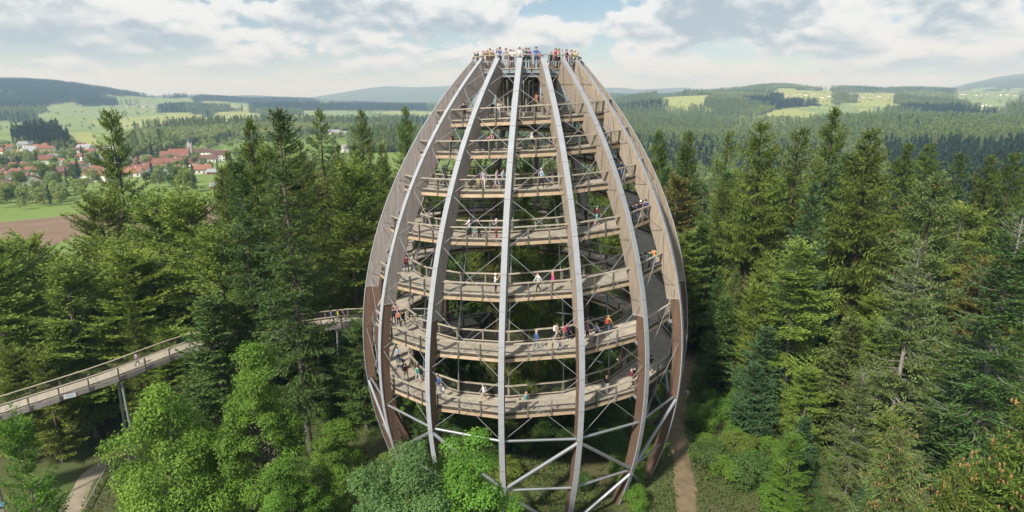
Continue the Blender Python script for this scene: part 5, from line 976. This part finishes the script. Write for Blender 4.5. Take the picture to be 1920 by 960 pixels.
keep = (gc == 0) | ((gc == 1) & (rng.random(len(x)) < 0.30) & (np.sin(x / 40) * np.sin(y / 55) > 0.25) & (d > 330) & ~((pq[:, 0] > 375) & (pq[:, 0] < 460) & (pq[:, 1] > 285))) | ((gc > 2) & (gc < 5) & (rng.random(len(x)) < 0.012))
keep &= (pq[:, 0] > -150) & (pq[:, 0] < 2070) & ~((d < 190) & (pq[:, 0] < 560))
pts, x, y, z, gc, pq, d = pts[keep], x[keep], y[keep], z[keep], gc[keep], pq[keep], d[keep]; n_ = len(pts)
wood = np.sin(x / 240 + 1.5 * np.sin(y / 310)) * np.sin(y / 210 + 0.8 + np.sin(x / 190)) + rng.normal(0, 0.22, n_)
left = pq[:, 0] < 800
bl = np.where(left, 0.05, 0.42); kind = np.where(wood > bl, 4 + rng.integers(0, 2, n_), rng.integers(0, 2, n_))
dark = ((pq[:, 0] > 1655) & (pq[:, 1] > 268) & (d < 900)) | (left & (d > 3000)) | (inside(pq[:, 0], pq[:, 1], [(1385, 195), (1500, 178), (1560, 205), (1500, 214)])) | (inside(pq[:, 0], pq[:, 1], [(1640, 205), (1860, 212), (1870, 232), (1760, 226)])) | (inside(pq[:, 0], pq[:, 1], [(0, 240), (130, 250), (135, 285), (40, 285)]) & (rng.random(n_) < .8)) | (wood < -0.75)  # first term: cloud shadow on the right, put in as darker needles
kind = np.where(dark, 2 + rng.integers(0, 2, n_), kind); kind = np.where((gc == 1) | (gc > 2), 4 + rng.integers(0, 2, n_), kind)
scl = pts[:, 3] * rng.uniform(0.7, 1.2, n_) * np.where((gc == 1) | (gc > 2), 0.6, 1.0); scl = np.where((d < 420) & ~left, scl * 0.92, scl)
# the near wood on the right has cloud shade painted into its needle colour
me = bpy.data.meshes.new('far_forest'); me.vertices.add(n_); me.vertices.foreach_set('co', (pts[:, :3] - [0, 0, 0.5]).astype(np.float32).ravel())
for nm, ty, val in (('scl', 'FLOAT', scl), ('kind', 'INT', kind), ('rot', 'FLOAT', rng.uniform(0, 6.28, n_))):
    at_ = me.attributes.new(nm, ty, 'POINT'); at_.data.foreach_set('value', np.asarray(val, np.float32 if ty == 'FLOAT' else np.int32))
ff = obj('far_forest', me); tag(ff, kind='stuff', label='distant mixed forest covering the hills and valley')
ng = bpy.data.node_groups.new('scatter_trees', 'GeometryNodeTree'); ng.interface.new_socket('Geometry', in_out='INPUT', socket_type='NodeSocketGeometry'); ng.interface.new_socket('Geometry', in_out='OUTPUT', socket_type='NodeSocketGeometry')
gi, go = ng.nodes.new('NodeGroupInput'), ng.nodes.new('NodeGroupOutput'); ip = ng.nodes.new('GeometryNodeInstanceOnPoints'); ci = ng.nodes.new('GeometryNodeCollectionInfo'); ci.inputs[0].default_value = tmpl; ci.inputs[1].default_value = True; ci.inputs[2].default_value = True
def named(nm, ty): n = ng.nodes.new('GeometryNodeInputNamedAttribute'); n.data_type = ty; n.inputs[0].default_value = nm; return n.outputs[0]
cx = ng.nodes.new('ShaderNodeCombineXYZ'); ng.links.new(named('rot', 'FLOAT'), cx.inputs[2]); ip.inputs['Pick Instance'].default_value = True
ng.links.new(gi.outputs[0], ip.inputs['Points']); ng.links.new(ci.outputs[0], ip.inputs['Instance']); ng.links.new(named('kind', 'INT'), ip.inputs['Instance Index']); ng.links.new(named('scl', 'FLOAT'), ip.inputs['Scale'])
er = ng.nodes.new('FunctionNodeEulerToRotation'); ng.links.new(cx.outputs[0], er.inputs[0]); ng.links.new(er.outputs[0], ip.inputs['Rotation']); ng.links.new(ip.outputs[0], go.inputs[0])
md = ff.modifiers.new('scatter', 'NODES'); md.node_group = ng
print('far trees', n_)
# ------------------------------------------------------------------ haze
hb = MB(); hb.box(-15500, 15500, -15500, 15500, -90, 520); hz_o = hb.build('haze', None); tag(hz_o, kind='stuff')
hm = bpy.data.materials.new('haze'); hm.use_nodes = True; t_ = hm.node_tree; t_.nodes.clear(); vo = N(t_, 'ShaderNodeVolumePrincipled'); vo.inputs['Color'].default_value = (0.46, 0.72, 1.0, 1); vo.inputs['Absorption Color'].default_value = (1, 1, 1, 1); vo.inputs['Density'].default_value = 1.5e-4; vo.inputs['Anisotropy'].default_value = 0.0
oo = N(t_, 'ShaderNodeOutputMaterial'); t_.links.new(vo.outputs[0], oo.inputs['Volume']); hz_o.data.materials.clear(); hz_o.data.materials.append(hm)
